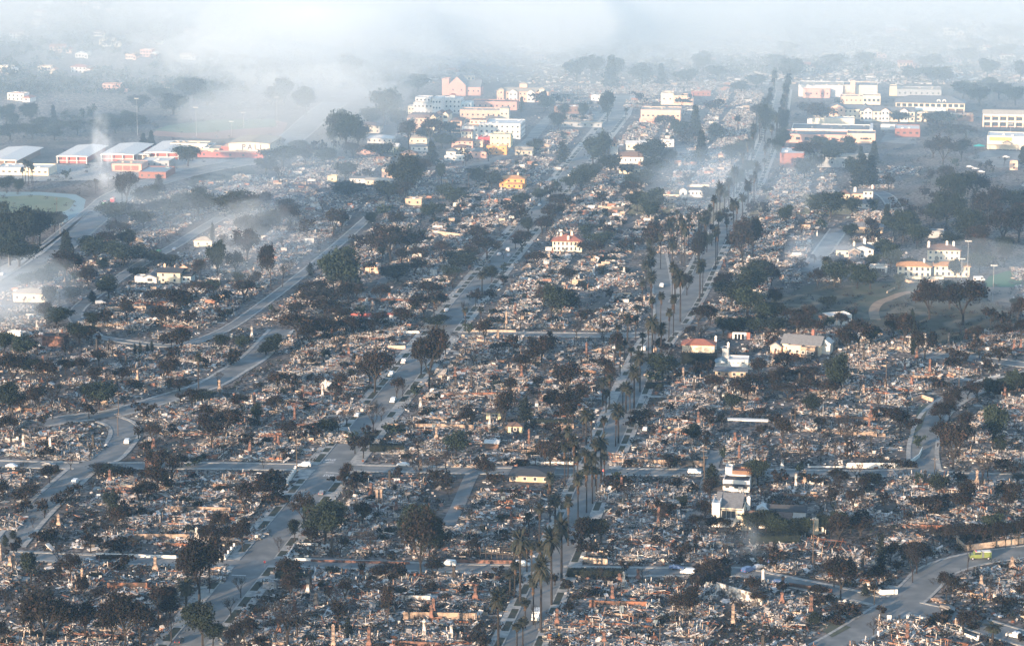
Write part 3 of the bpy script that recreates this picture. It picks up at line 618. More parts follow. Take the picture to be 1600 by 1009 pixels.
h = H('villa', 1428, 433, 0, 'left red-tiled villa with arched doorways at the canyon rim', 'villa'); h.block(-8.5,8.5,0,10,5.6,'cream_wall','hip','roof_orange',rise=1.8,over=.8,wins=(6,2),ww=1.3,wh=1.7); h.chimney(5,5,8.4,0,.9,'white'); h.box('terrace',-9,15,-5,-4.6,0,1.4,'cream_wall')
h = H('villa', 1487, 432, 0, 'right red-tiled villa with long wing beside the tall light pole', 'villa'); h.block(-9,9,-1,8,5.6,'cream_wall','hip','roof_orange',rise=1.6,over=.8,wins=(6,2),ww=1.2,wh=1.6); h.chimney(3,4,8.2,0,.9,'white')
h = H('villa', 1476, 408, 0, 'grey-tiled two-storey villa with three chimneys behind the red-tiled pair', 'villa'); h.block(-9,8,0,12,6,'cream_wall','hip','roof_brown',rise=2.4,over=.9,wins=(6,2),ww=1.1); h.chimney(-8.6,4,9.4,0,1.2,'white').chimney(1,5,9.6,0,1.1,'white').chimney(4.5,5,9.4,0,1.1,'white')
h = H('house', 1316, 508, 28, 'bright white flat-roofed box house set at an angle above the canyon', 'house'); h.block(-6.5,5,0,8,4.2,'white','flat','roof_white',wins=(3,1),ww=.8,wh=2.2,side=(2,1)).block(-9,-6.6,2,7,3.8,'brown_wall','flat','roof_white',side=(-2,1))
h = H('house', 1090, 553, 0, 'cream house with burgundy tiled hip roof behind a tall dark hedge', 'house'); h.block(-7.2,7.2,3,13,3.4,'cream_wall','hip','roof_red',rise=1.9,over=.6); h.chimney(7.3,11,5.6,0,.9,'white')
mb = MB(); 
h = H('modern_house', 1153, 577, 0, 'bright white modern box house with three slot windows', 'house'); h.block(-4.5,4.4,0,9,3.6,'white','flat','roof_white',wins=(0,0)); [h.win(x,-.03,2.9,1.0,.35) for x in (-2,0,2.2)]; h.block(4.5,6.4,1,4,2.6,'white','flat','roof_white',parapet=0); h.block(-10,-4.6,1,8,2.4,'white','gable','roof_blue',rise=1.3,axis='y'); h.block(-7.5,-4.7,8.1,14,6.6,'grey_wall','flat','roof_grey').chimney(-5,11,9,0,.9,'white')
h = H('house', 1143, 589, 0, 'long grey-roofed bungalow with burnt front below the modern white house', 'house'); h.block(-7,6,0,7,2.4,'tan_wall','flat','roof_grey',parapet=0,over=.9,wins=(4,1),ww=1.3); 
h = H('house', 1247, 556, -12, 'large pale gabled house with scorched orange-lit front wall', 'house'); h.block(-8,9,3,14,4.6,'cream_wall','gable','roof_grey',rise=3.4,over=.8,wins=(4,1)); h.block(-5,1.5,-1,2.9,4.2,'peach','flat','roof_tan',wins=(2,1)); h.block(1.6,8,-2,2.9,4,'sooty_tan','flat','roof_tan',wins=(3,1)); h.block(-13,-8.1,1,7,3.4,'peach','gable','roof_grey',axis='y',rise=2,wins=(1,1)); h.block(8,12.5,8,14.2,4.6,'white','gable','roof_white',axis='y',rise=2); h.chimney(4,11,9.6,0,1.2,'brick')
h = H('archway_ruin', 1155, 530, 0, 'free-standing white and brick wall with three arches', 'ruin')
mb = MB(); 
for x0, x1 in ((-3.2,-2.2),(-1.0,-.6),(.6,1.0),(2.2,3.2)): mb.bx(x0,x1,0,.5,0,2.4)
mb.bx(-3.2,3.2,0,.5,2.4,3.2); h.part('wall', mb, ['white']); h.box('side_wall',3.21,5,-.1,.5,0,3.3,'brick').box('side_wall',-5.4,-3.21,-.1,.5,0,3,'sooty_brick'); BLD.append((h.p.x,h.p.y,8))
# big modern house, foreground right
h = H('modern_house', 1142, 824, -2, 'cream modern house with slanting grey roof, glazed recess and low wing', 'house')
h.block(-6.6,-3.9,0,9,7.8,'white','flat','roof_white',wins=(0,0)); h.win(-5.5,-.03,3.6,.8,1.4); h.block(-3.8,4.2,1.2,10,5.8,'cream_wall','flat','roof_brown',z0=0,wins=(0,0))
mb = MB(); mb.prism([(1.0,5.9),(10.5,9.2),(10.5,9.5),(1.0,6.2)], -3.9, 3.6, 'x'); mb.prism([(3.0,7.0),(10.5,9.6),(10.5,9.8),(3.0,7.2)], -5.8, -3.95, 'x', 0); h.part('sloping_roof', mb, ['roof_grey'])
h.box('glazing',-3.4,1.6,1.05,1.18,3.2,5.6,'glass').box('parapet',-3.8,1.8,.2,1.19,0,3.1,'white')
for k in range(4): h.box('mullion',-3.4+1.6*k,-3.3+1.6*k,.98,1.04,3.1,5.7,'white')
h.block(1.9,7.5,-2.6,1.1,4.3,'cream_wall','flat','roof_grey',wins=(0,0)); h.win(3.3,-2.63,3.0,.7,1.3); h.win(4.9,-2.63,3.0,.7,1.3); h.block(4.3,20,1.3,9,3.4,'white','gable','roof_brown',rise=1.6,over=.5); h.chimney(5.2,8,8.6,0,1.1,'white')
h.box('shutter',6.0,6.8,-2.7,-2.61,2.2,3.6,'orange_wall')
h = H('modern_house', 1151, 768, -2, 'grey two-level flat-roofed house with brick-topped upper block behind the cream modern house', 'house'); h.block(-5,4.6,0,8,3.6,'white','flat','roof_dark',wins=(3,1),ww=1.4); h.block(-2.4,4.6,8.1,14,5,'brown_wall','flat','roof_red',wins=(2,1)); h.block(-5,-2.5,8.1,13,6,'white','flat','roof_white'); h.box('railing',-4.9,4.5,-1,-.9,2.2,3.1,'roof_dark')
h = H('cottage', 1274, 833, 0, 'grey-roofed cottage with thick cream chimney behind the dark hedge', 'cottage'); h.block(-4.6,3.6,0,7,2.6,'white','gable','roof_dark',rise=1.7,wins=(2,1)).chimney(0,-.7,5.2,0,2.0,'cream_wall')
h = H('cottage', 1222, 808, 0, 'low grey-roofed cottage with a white pointed gable', 'cottage'); h.block(-5,8,0,6,2.2,'white','gable','roof_dark',rise=1.6); h.block(-8.5,-5.1,0,4,2.4,'white','gable','roof_white',axis='y',rise=1.6)
h = H('brick_hut', 236, 734, 0, 'small square red brick hut beside the middle cross street', 'hut'); h.block(-2.3,1.9,0,3.5,4.4,'sooty_brick','flat','roof_brown',parapet=.3); h.box('door',-1,.6,-.09,0,0,2.2,'roof_dark')
h = H('scorched_shell', 84, 541, 0, 'scorched brick shell of a flat-fronted house at the left', 'ruin'); h.block(-5.5,5,0,7,4.4,'sooty_brick','flat','char',wins=(0,0),parapet=.3).chimney(2,6.5,6,0,.8,'sooty_brick')
h = H('metal_shelter', 768, 701, 0, 'pale curved metal roof shelter near the middle street', 'shelter'); h.block(-2.6,2.6,0,4,2.2,'brown_wall','gable','roof_white',rise=1.0,over=.4)
h = H('long_carport', 1168, 667, 0, 'long narrow white-roofed carport on dark posts', 'carport'); h.block(-8,8,0,2.6,.25,'white','flat','roof_white',z0=2.4,parapet=0,over=.1).cols('post',-7.6,7.6,.5,8,0,2.4,.2,'roof_dark')
h = H('framed_shell', 770, 795, 0, 'hollow dark timber frame of a house beside the middle palm street', 'ruin')
h = H('framed_shell', 781, 876, 0, 'charred open timber house frame behind the brick street wall', 'ruin')
for q, (w_, d_, hh) in ((h, (13,7,4.2)),):
    for i in range(8):
        for j in (0, 1):
            x = -w_/2+w_*i/7; q.box('stud', x-.14, x+.14, d_*j-.14, d_*j+.14, 0, hh-(i*7%3)*.5, 'char')
    q.box('beam',-w_/2,w_/2,-.18,.18,2.3,2.6,'char').box('beam',-w_/2,w_/2,d_-.18,d_+.18,2.3,2.6,'char').box('beam',-w_/2+1,w_/2-3,-.15,.15,3.8,4.0,'char'); BLD.append((q.p.x,q.p.y+3,7))
bpy.data.objects.remove(bpy.data.objects['framed_shell'])
h.e.name = 'framed_shell'
h = H('steel_frame_ruin', 1284, 862, 0, 'collapsed house with tangled rusty roof trusses beside the burnt black trees', 'ruin')
for k in range(7):
    mb = MB(); x = -6+k*1.9; a = 2.6-(k*5%3)*.5
    mb.tube((x,0,.6),(x+1.4,3,a+1.4),.09,.09,4); mb.tube((x+1.4,3,a+1.4),(x+2.6,6.5,.6),.09,.09,4); mb.tube((x,0,.6),(x+2.6,6.5,.6),.07,.07,4); h.part('roof_truss', mb, ['rust'])
mb = MB(); mb.tube((-6,0,.7),(7,.8,.9),.1,.1,4); mb.tube((-5,3.2,3.8),(8,3.6,2.8),.1,.1,4); h.part('purlin', mb, ['rust'])
# --- far hillside houses (left and top)
rh = random.Random(5)
far = [(70,8),(60,22),(142,12),(172,18),(258,24),(155,54),(128,88),(245,66),(205,90),(232,86),(294,90),(74,112),(128,112),(262,136),(95,80),(255,20),(30,58),(10,112),(30,155),
 (172,70),(300,52),(180,140),(60,40),(735,128),(705,115),(772,60),(745,80),(820,78),(842,62),(985,14),(1022,18),(1115,12),(1120,30),(1152,56),(1165,20),(1100,34),(845,92),(1260,18),(1265,36),(1325,70),(1010,50),(900,44),(1188,60),(1420,105),(1490,95),(1370,88),(1300,95),(1260,108),(1530,75),(1575,90),(1490,52),(1400,48)]
wl = ['white','cream_wall','peach','pink','white','cream_wall']
cc = {'white':'white','cream_wall':'cream','peach':'peach','pink':'pink'}
for i, (px, py) in enumerate(far):
    wm = wl[i % 6] if i < 25 else rh.choice(wl); rm = rh.choice(['roof_tan','roof_brown','roof_white','roof_red'])
    big = rh.random() < .5
    h = H('hillside_house', px, py+3, rh.uniform(-12,12))
    a = rh.uniform(6.5,10.5) if big else rh.uniform(4.5,6.5)
    h.block(-a,a*.4,0,9,5.4 if big else 3.8,wm,rh.choice(['hip','gable','flat']),rm,rise=2,wins=(4 if big else 3,2 if big else 1),ww=1.6,wh=1.6)
    h.block(a*.4+.1,a,-2,8,3,wm,rh.choice(['gable','hip']),rm,axis='y',rise=1.8,wins=(1,1),ww=1.8,wh=1.6)
    auto(h.e, f'hazy {cc[wm]} {"large" if big else "small"} hillside house with {rm[5:]} roof', 'house', 'hillside houses in the haze')
h = H('brick_church', 720, 150, 0, 'faint pinkish church hall with tall sloping gable in the smoke', 'building'); h.block(-10,4,0,20,9,'pink','gable','roof_grey',axis='y',rise=7,wins=(2,1)); h.block(4.1,16,3,18,7,'pink','gable','roof_grey',rise=5,wins=(3,1)); h.block(-16,-10.1,2,12,13,'pink','flat','roof_tan')  # red brick given a duller pink: haze put into the wall colour
# ------------------------------------------------------------------ tree prototypes (unit: metres; instance scale fits the photo)
def branches(rnd, H_, spread, depth, r0, up=.35, kids=3, first=.35, mb=None):
    mb = mb or MB(); tips = []
    def grow(p, d, L, r, k):
        q = p + d*L; mb.tube(p, q, r, r*.68, 5 if k < 2 else 3, 0, False)
        if k >= depth: tips.append(q); return
        for j in range(kids if k else kids+1):
            v = Vector((rnd.gauss(0,1), rnd.gauss(0,1), rnd.gauss(0,.5))).normalized()
            nd = (d*(1-spread*.5)+v*spread+Vector((0,0,up))).normalized()
            grow(q - d*L*rnd.uniform(0,.35), nd, L*rnd.uniform(.62,.85), r*.62, k+1)
    grow(Vector((0,0,-.4)), Vector((rnd.gauss(0,.05), rnd.gauss(0,.05), 1)).normalized(), H_*first+.4, r0, 0)
    return mb, tips
def leaves(R_, C, n, sig, size, mb, mt=0):
    C = np.array(C, float); k = len(C)*n
    P = np.repeat(C, n, 0) + R_.normal(0, 1, (k,3))*np.array(sig)
    a = R_.normal(0,1,(k,3)); a /= np.linalg.norm(a,axis=1)[:,None]; b = np.cross(a, R_.normal(0,1,(k,3))); b /= np.linalg.norm(b,axis=1)[:,None]
    s_ = (size*R_.uniform(.5,1.3,k))[:,None]
    Q = np.stack([P-a*s_-b*s_*.7, P+a*s_-b*s_*.7, P+a*s_+b*s_*.7, P-a*s_+b*s_*.7], 1); mb.quads(Q, mt)
PROT = {}
def proto_broad(kind, i):
    rnd = random.Random(100+i*7+hash(kind)%1 + ord(kind[0])); R_ = np.random.default_rng(rnd.randrange(9999))
    H_ = 10.0; parts = []
    if kind == 'bare':
        mb, tips = branches(rnd, H_, .62+.1*(i%3), 5, .20, .30, 3, .26); parts.append(('branches', mb.mesh('branches', ['twig'])))
        t = MB(); t.tube((0,0,-.4),(0,0,2.6),.26,.2,7); parts.append(('trunk', t.mesh('trunk', ['bark'])))
    else:
        mb, tips = branches(rnd, H_, .62, 3 if kind == 'leafy' else 4, .26, .22, 3, .24)
        T = np.array([tuple(t) for t in tips]); ext = max(np.ptp(T[:,0]), np.ptp(T[:,1]), .1)+1.6; k1, k2 = 8.6/ext, 9.6/(T[:,2].max()+.5); S = np.array([k1,k1,k2])
        mb.v = [v*S for v in mb.v]; T = T*S; parts.append(('trunk', mb.mesh('trunk', ['bark'])))
        c = MB(); T = T[R_.permutation(len(T))]
        if kind == 'leafy':
            sz = R_.uniform(.45,1.0,len(T))
            for t_, q in zip(T, sz): leaves(R_, [t_, t_+R_.normal(0,.5,3), t_-np.array([t_[0]*.25,t_[1]*.25,.8])], int(60*q), (.85*q,.85*q,.6*q), .21, c, 0 if R_.random() < .7 else 1)
            leaves(R_, T[:20]*np.array([.6,.6,.68]), 40, (.9,.9,.7), .21, c, 1)
        else:
            leaves(R_, T[:int(len(T)*R_.uniform(.35,.75))], 36, (.6,.6,.5), .2, c); leaves(R_, T, 5, (.7,.7,.6), .14, c)
        parts.append(('crown', c.mesh('crown', ['leaf_green','leaf_dark'] if kind == 'leafy' else ['leaf_burnt'])))
    return parts
def proto_conifer(i, dark=False):
    rnd = random.Random(i+50); R_ = np.random.default_rng(i+50); t = MB(); t.tube((0,0,-.4),(0,0,9.6),.24,.05,6); C = []
    c = MB()
    for k in range(46):
        z = 1.2+8.6*(k/46)**.9; r = (10-z)*.30*rnd.uniform(.6,1.15); a = k*2.4+rnd.random()
        t.tube((0,0,z),(math.cos(a)*r,math.sin(a)*r,z-.3),.06,.02,3,0,False)
        for q in (.45,.8,1.0): C.append((math.cos(a)*r*q, math.sin(a)*r*q, z-.25*q))
    leaves(R_, C, 20, (.33,.33,.26), .22, c)
    return [('trunk', t.mesh('trunk', ['bark'])), ('crown', c.mesh('crown', ['leaf_dark']))]
def proto_cypress(i):
    R_ = np.random.default_rng(i+70); C = [(R_.normal(0,.25), R_.normal(0,.25), z) for z in np.linspace(.6,9.2,26)]
    c = MB()
    for k, p in enumerate(C):
        w_ = .75*math.sin(math.pi*min(1,(p[2]+1.2)/10.6)); leaves(R_, [p], 60, (w_,w_,.35), .2, c)
    t = MB(); t.tube((0,0,-.4),(0,0,6),.16,.06,6)
    return [('trunk', t.mesh('trunk', ['bark'])), ('crown', c.mesh('crown', ['leaf_dark']))]
def frond(mb, rnd, base, az, el, L, wdt, mt, droop=.9):
    d = Vector((math.cos(az)*math.cos(el), math.sin(az)*math.cos(el), math.sin(el))); p = Vector(base); side = Vector((-math.sin(az), math.cos(az), 0)); n = 6; pts = [p]
    for k in range(n): d = (d+Vector((0,0,-droop/n*1.5))).normalized(); p = p+d*(L/n); pts.append(p)
    Q = []
    for k in range(n):
        w0 = wdt*math.sin(math.pi*(.12+.84*k/n)); w1 = wdt*math.sin(math.pi*(.12+.84*(k+1)/n))
        for s in (-1, 1):
            dr = Vector((0,0,-.35)); Q.append([pts[k], pts[k+1], pts[k+1]+(side*s+dr)*w1, pts[k]+(side*s+dr)*w0])
    mb.quads([[tuple(a) for a in q] for q in Q], mt)
def proto_palm(i, date, burnt=False):
    rnd = random.Random(i+200+date*31); H_ = 10.0; t = MB(); bx, by = rnd.gauss(0,.12), rnd.gauss(0,.12); pv = Vector((0,0,-.4)); r = .36 if date else .23
    for k in range(1, 6):
        z = (H_-1.0)*k/5; q = Vector((bx*(k/5)**2, by*(k/5)**2, z)); t.tube(pv, q, r*(1-.06*k)*1.0, r*(1-.06*(k+1)), 7, 0, k == 5); pv = q
    c = MB(); top = pv; n = 74 if date else 54; L = 3.1 if date else 1.75
    for k in range(n):
        el = rnd.uniform(-.35,1.35); frond(c, rnd, top, rnd.uniform(0,6.283), el, L*rnd.uniform(.8,1.1), .46 if date else .55, 0 if not burnt else 1, .95 if date else .8)
    s = MB()
    for k in range(26 if date else 44):
        z = top.z - (rnd.uniform(0,.6) if date else rnd.uniform(0,2.0)); frond(s, rnd, (top.x,top.y,z), rnd.uniform(0,6.283), rnd.uniform(-1.3,-.6), (1.7 if date else .95)*rnd.uniform(.7,1.1), .26, 0, .5)
    return [('trunk', t.mesh('trunk', ['palm_bark'])), ('crown', c.mesh('crown', ['frond','dead_frond'])), ('dead_fronds', s.mesh('dead_fronds', ['dead_frond']))]
def proto_shrub(i, mt):
    R_ = np.random.default_rng(i+300); C = [(R_.normal(0,.55), R_.normal(0,.55), abs(R_.normal(.75,.3))) for _ in range(15)]
    c = MB(); leaves(R_, C, 46, (.33,.33,.28), .15, c); return [('foliage', c.mesh('shrub', [mt]))]
def get(kind, i):
    if (kind, i) not in PROT:
        PROT[kind, i] = (proto_broad(kind, i) if kind in ('bare','burnt','leafy') else proto_conifer(i) if kind == 'conifer' else proto_cypress(i) if kind == 'cypress'
                         else proto_palm(i, False) if kind == 'palm' else proto_palm(i, True) if kind == 'date' else proto_shrub(i, 'leaf_burnt' if kind == 'bshrub' else 'leaf_dark'))
    return PROT[kind, i]
NV = dict(bare=6, burnt=6, leafy=6, conifer=4, cypress=2, palm=5, date=4, shrub=4, bshrub=4)
INFO = dict(bare=('bare_tree','bare scorched tree','tree','bare scorched trees'), burnt=('burnt_tree','brown burnt-crowned tree','tree','burnt trees with brown crowns'),
  leafy=('leafy_tree','dark leafy tree','tree','surviving leafy trees'), conifer=('conifer','pointed dark conifer','tree','conifers'), cypress=('cypress','narrow column-shaped cypress','tree','cypresses'),
  palm=('fan_palm','slim fan palm with brown skirt','palm tree','tall fan palms'), date=('date_palm','thick date palm with wide crown','palm tree','date palms'),
  shrub=('shrub','dark green shrub','shrub','shrubs in the gardens'), bshrub=('burnt_shrub','scorched brown shrub','shrub','burnt shrubs in the gardens'))
TREES = []; REQ = []
DEFW = {'shrub':2.6,'bshrub':2.6,'cypress':2.2,'conifer':5.2,'palm':3.0,'date':6.0}
def plant(kind, p, h, w_=None, rnd=None):
    REQ.append((kind, p, h, w_)); TREES.append((p.x, p.y, (w_ or DEFW.get(kind, 8.6)*h/(1.6 if 'shrub' in kind else 10))/2))
def plant_now(kind, p, h, w_, rnd):
    parts = get(kind, rnd.randrange(NV[kind])); nm, desc, cat, grp = INFO[kind]
    base = 1.6 if 'shrub' in kind else 10.0; defw = {'shrub':2.6,'bshrub':2.6,'cypress':2.2,'conifer':5.2,'palm':3.0,'date':6.0}.get(kind, 8.6)
    sz = h/base; sx = (w_/defw) if w_ else sz*(1.0)
    if kind == 'palm': sx = max(1.15, sx if w_ else 1.2)
    if kind == 'date': sx = max(1.1, sx if w_ else 1.2)
    rz = rnd.uniform(0, 6.28)
    if 'shrub' in kind: e = link(nm, parts[0][1], None, p, rz, (sx, sx, sz))
    else:
        e = link(nm, None, None, p, rz, (sx, sx, sz)); 
        for n, me in parts: link(n, me, e)
    s_ = h; tall = {'shrub':(1.3,2.2),'bshrub':(1.3,2.2)}.get(kind, (7.5,12.5) if kind not in ('palm','date') else (14,19))
    auto(e, ('small ' if s_ < tall[0] else 'large ' if s_ > tall[1] else 'medium ')+desc, cat, grp);
    return e
KEY = {'b':'bare','k':'burnt','g':'leafy','c':'conifer','y':'cypress','P':'palm','D':'date','s':'shrub','S':'bshrub'}
def crop(ox, oy, txt, k=3.88):
    for it in txt.replace('\n',' ').split(';'):
        f = it.split()
        if len(f) < 4: continue
        x, y, h = float(f[0]), float(f[1]), float(f[2]); kd = KEY[f[3]]; w_ = float(f[4]) if len(f) > 4 else None
        p = at(ox+x/k, oy+y/k); s_ = ppm(p)/(1.18 if kd != 'conifer' else 1.05)
        plant(kd, p, h/k/s_, (w_/k/s_) if w_ else None)
crop(0,0,"""40 760 110 g 120;190 760 120 g 110;325 760 120 c 55;410 760 80 g 60;500 765 80 g 60;560 740 90 g 60;90 790 90 g 110;250 800 80 g 120;360 810 70 g 110;470 820 80 g 120;600 820 90 g 140;700 810 80 g 140;800 800 90 g 150;60 850 90 g 160;200 850 90 g 150;330 850 80 g 120;650 760 60 g 120;760 740 60 g 100;840 680 90 g 110;1050 700 120 g 160;1180 620 130 g 160;1130 560 80 g 120;870 895 85 c 60;918 895 100 c 60;1140 1010 110 g 150;600 470 60 g 80;1260 640 70 g 120;960 620 80 g 120;1000 690 70 g 100""")
crop(400,0,"""575 490 140 g 140;510 860 170 g 130;545 930 220 g 170;620 900 150 g 110;780 760 190 g 150;700 790 120 g 120;860 790 110 g 120;950 800 80 g 90;925 900 150 k 130;1060 900 170 k 120;1065 1010 150 c 90;150 920 110 b 110;250 930 70 g 100;160 1010 110 g 200;450 1000 90 g 120;300 1000 90 k 110;400 950 80 k 100;470 900 120 g 100;590 970 100 k 140;760 960 80 g 170;860 970 60 g 90;960 1010 60 g 110;1180 830 80 g 80;1270 1009 90 k 80;1410 980 110 b 120;850 700 90 g 120;300 700 150 g 130;170 640 150 g 120;100 640 100 g 100;980 560 100 g 120;1010 870 90 g 100;1130 900 80 g 110;340 940 60 k 90""")
crop(800,0,"""600 540 200 c 110;640 500 130 g 110;790 520 120 g 120;905 520 130 c 70;1160 450 120 g 120;390 500 130 g 120;60 680 90 c 40;195 670 80 g 110;275 620 40 g 60;320 720 80 g 80;435 725 90 g 75;280 805 110 g 90;580 740 170 g 80;150 930 80 g 95;305 985 110 y 50;555 1005 190 g 80;490 1005 160 g 130;1110 855 210 c 95;1010 850 110 g 90;1145 1005 210 c 95;860 1000 130 g 200;950 1000 80 g 110;1230 850 90 g 90;1370 800 80 D;1030 640 50 g 90;1400 980 120 g 130;1530 860 200 g 90;1330 1009 120 g 110;690 740 70 P;1060 520 90 g 120;1250 490 80 g 150;1390 560 60 g 110;780 620 50 k 80;870 880 70 b 90;1060 880 80 k 100;1480 760 110 k 120;920 780 70 k 130;1240 680 60 k 120;1480 540 80 g 120;160 640 70 k 90;480 470 120 g 120""")
crop(1200,0,"""100 640 110 P;115 650 90 P;60 900 70 P;100 830 150 g 75;70 780 110 P;60 960 120 g 80;90 900 110 g 80;340 760 120 k 160;240 720 90 k 100;435 710 90 g 55;790 740 60 g 110;1020 750 62 g 165;1090 750 50 g 100;1000 800 70 k 110;1100 850 90 k 200;1200 840 80 k 130;1000 960 100 k 120;330 940 100 g 140;400 960 90 g 80;490 980 140 g 95;560 1009 120 c 60;640 1009 150 c 75;590 870 30 D;1060 1009 170 k 150;1170 980 120 k 110;1540 1009 120 c 60;1430 1009 70 b 60;220 1000 120 k 130;290 1000 130 k 80;380 1009 100 g 110;850 480 70 g 130;1000 520 100 g 130;1070 510 90 g 120;1180 600 90 g 160;1330 480 110 g 110;1400 600 90 g 120;1500 640 100 g 120;1530 500 120 g 100;1280 640 100 g 120;600 420 90 g 150;400 430 90 g 130;150 500 130 g 170;1200 380 80 g 150;1430 360 80 g 140;1000 420 80 g 150;700 300 70 g 160;900 250 70 g 140;300 250 70 g 130;1450 230 70 g 130;1250 300 60 g 130;100 330 70 g 120;50 430 90 g 130;1350 560 80 g 100;1240 560 60 g 90""")
crop(0,250,"""40 560 220 g 130;140 560 250 g 160;60 640 180 g 160;240 520 200 g 130;330 440 110 g 120;120 650 150 g 190;30 420 150 g 110;220 430 110 g 110;350 400 80 g 70;10 600 160 g 100;405 640 210 c 110;400 760 190 k 170;450 730 150 k 120;350 720 100 g 110;630 680 75 g 75;260 760 90 g 110;160 775 80 g 100;770 265 170 k 150;740 250 120 g 90;965 195 105 c 80;900 290 120 g 160;700 400 130 g 190;800 380 100 k 160;1000 360 110 g 200;870 420 100 g 130;580 620 140 g 190;750 640 120 g 200;650 560 110 k 130;1320 720 210 g 95;1290 525 130 y 18;1430 400 190 g 230;1200 340 150 g 180;1500 500 150 g 140;1500 620 180 k 150;1430 690 120 k 120;880 620 60 k 100;930 640 80 g 110;660 840 125 g 115;560 860 60 y 35;430 860 90 g 120;310 920 140 g 130;340 1000 100 g 170;540 780 120 k 120;1210 740 120 k 90;1190 690 80 b 70;950 900 110 k 150;1060 960 170 k 190;1190 830 90 k 160;1320 880 80 k 110;1480 850 110 k 160;560 1009 80 g 120;650 1009 80 k 90;980 1009 120 k 160;1140 1009 80 k 80;580 210 80 P;590 190 60 P;658 170 70 P;540 170 60 b 50;155 140 120 P;175 150 120 P;190 140 110 P;200 150 100 P;140 150 90 P;40 200 90 g 100;400 110 45 g 50;110 200 80 g 80;620 800 50 k 90;1370 560 90 k 90;780 540 100 g 120;1100 300 90 g 130;720 470 90 k 130;200 500 100 g 100;1350 970 60 k 90;830 720 60 g 110;1030 640 60 g 100""")
crop(400,250,"""60 90 90 g 120;140 150 150 b 120;540 130 100 g 130;920 240 250 g 170;860 170 130 g 130;1000 150 140 k 110;940 120 130 g 90;1125 150 115 g 55;1340 160 100 g 100;1430 170 90 g 90;1310 120 60 g 60;560 230 90 g 210;800 250 110 g 180;900 260 110 k 150;1140 235 80 g 90;1200 280 110 g 130;1080 370 100 g 120;1080 410 60 P;220 330 80 k 150;50 300 90 g 120;470 470 150 k 110;520 430 110 k 90;860 430 110 k 105;700 420 90 g 80;780 350 60 g 90;210 400 110 k 120;100 430 110 g 150;20 480 90 g 120;820 620 200 k 220;900 600 150 k 150;960 560 120 k 150;700 560 100 k 100;880 640 90 k 110;1000 640 100 k 110;1140 640 170 b 120;1120 610 110 k 100;1050 720 120 b 70;860 740 90 g 200;960 700 80 k 140;1400 600 130 k 180;1350 520 110 k 120;1230 680 120 g 160;1300 640 120 k 110;1170 740 90 g 120;520 830 270 g 220;470 800 200 g 110;600 780 170 c 80;560 880 120 k 160;450 880 90 k 130;90 780 240 k 110;160 770 170 b 90;40 700 150 b 80;60 640 110 k 80;200 700 120 b 110;370 850 100 k 200;300 900 90 k 190;420 960 110 k 200;500 990 90 k 150;250 960 90 k 110;640 960 60 g 70;760 700 80 b 50;690 690 80 k 70;1080 1000 150 P;1020 960 130 k 150;1090 900 90 k 130;1100 1009 60 g 150;750 1009 80 k 120;880 1009 110 k 150;1370 800 100 D;1430 740 90 g 85;1500 675 40 g 35;1340 870 80 k 70;1260 960 140 b 65;1330 890 80 k 60;1270 1020 110 P;1050 860 120 k 160;1500 600 80 b 60;1360 1009 100 P;330 700 70 y 30;310 480 100 k 90;400 120 60 b 70;660 130 60 k 90;1500 760 60 k 60;1420 860 60 k 70;620 560 90 k 90;540 640 90 g 90;1520 330 60 k 110""")
crop(800,250,"""420 200 130 g 140;470 150 110 g 120;350 190 80 g 80;290 300 80 k 130;250 400 120 k 140;180 460 110 k 130;330 300 70 k 90;60 370 80 k 90;60 290 80 g 95;30 400 90 k 80;260 200 70 g 70;170 260 80 g 80;230 240 90 k 80;600 100 120 g 120;700 90 50 k 90;850 100 100 g 130;780 190 110 g 150;870 320 130 g 170;830 370 100 g 160;760 300 100 g 120;700 230 90 k 110;440 480 80 g 110;540 540 90 g 160;480 600 90 k 170;600 480 70 k 110;60 560 120 k 130;140 660 100 k 120;20 540 80 k 90;350 740 80 k 120;240 960 180 g 160;330 900 90 g 140;190 900 120 k 110;1250 495 150 D;1175 475 140 D;1210 520 110 P;1130 430 70 P;1360 450 170 P;1430 320 160 D;1470 260 160 P;1530 110 100 P;1450 220 110 P;1300 230 80 g 80;1170 250 80 g 90;1380 170 100 g 100;1050 300 60 P;980 500 130 P;1000 410 90 P;1025 640 260 P;1045 640 220 D;900 660 190 P;860 560 130 P;1070 560 200 P;1135 440 100 P;1000 560 140 P;940 480 100 k 90;830 620 230 k 120;960 520 110 D;740 560 80 k 90;730 500 70 b 60;1140 680 220 k 100;1400 640 240 k 160;1460 600 230 k 120;1350 560 130 b 120;1450 820 160 g 180;1500 760 140 g 130;1330 900 150 g 200;1420 960 160 g 170;1290 800 100 k 130;810 780 140 D;840 860 150 D;790 890 140 P;970 900 240 P;1020 980 250 D;985 930 200 P;1060 820 120 k 80;900 1009 180 P;850 1009 150 P;760 1009 110 P;720 1009 80 b 100;1130 1009 120 k 120;1200 1000 100 k 110;1500 1009 140 g 150;700 560 70 k 90;540 270 60 k 90;100 460 100 g 90;1240 330 90 D;1300 400 90 k 90;1500 330 60 k 110;1100 360 70 k 60;1500 1000 90 k 90;640 700 50 b 60;640 980 60 b 90;420 980 60 k 90;1180 560 110 g 80;1430 100 90 g 100;1540 230 60 g 60""")
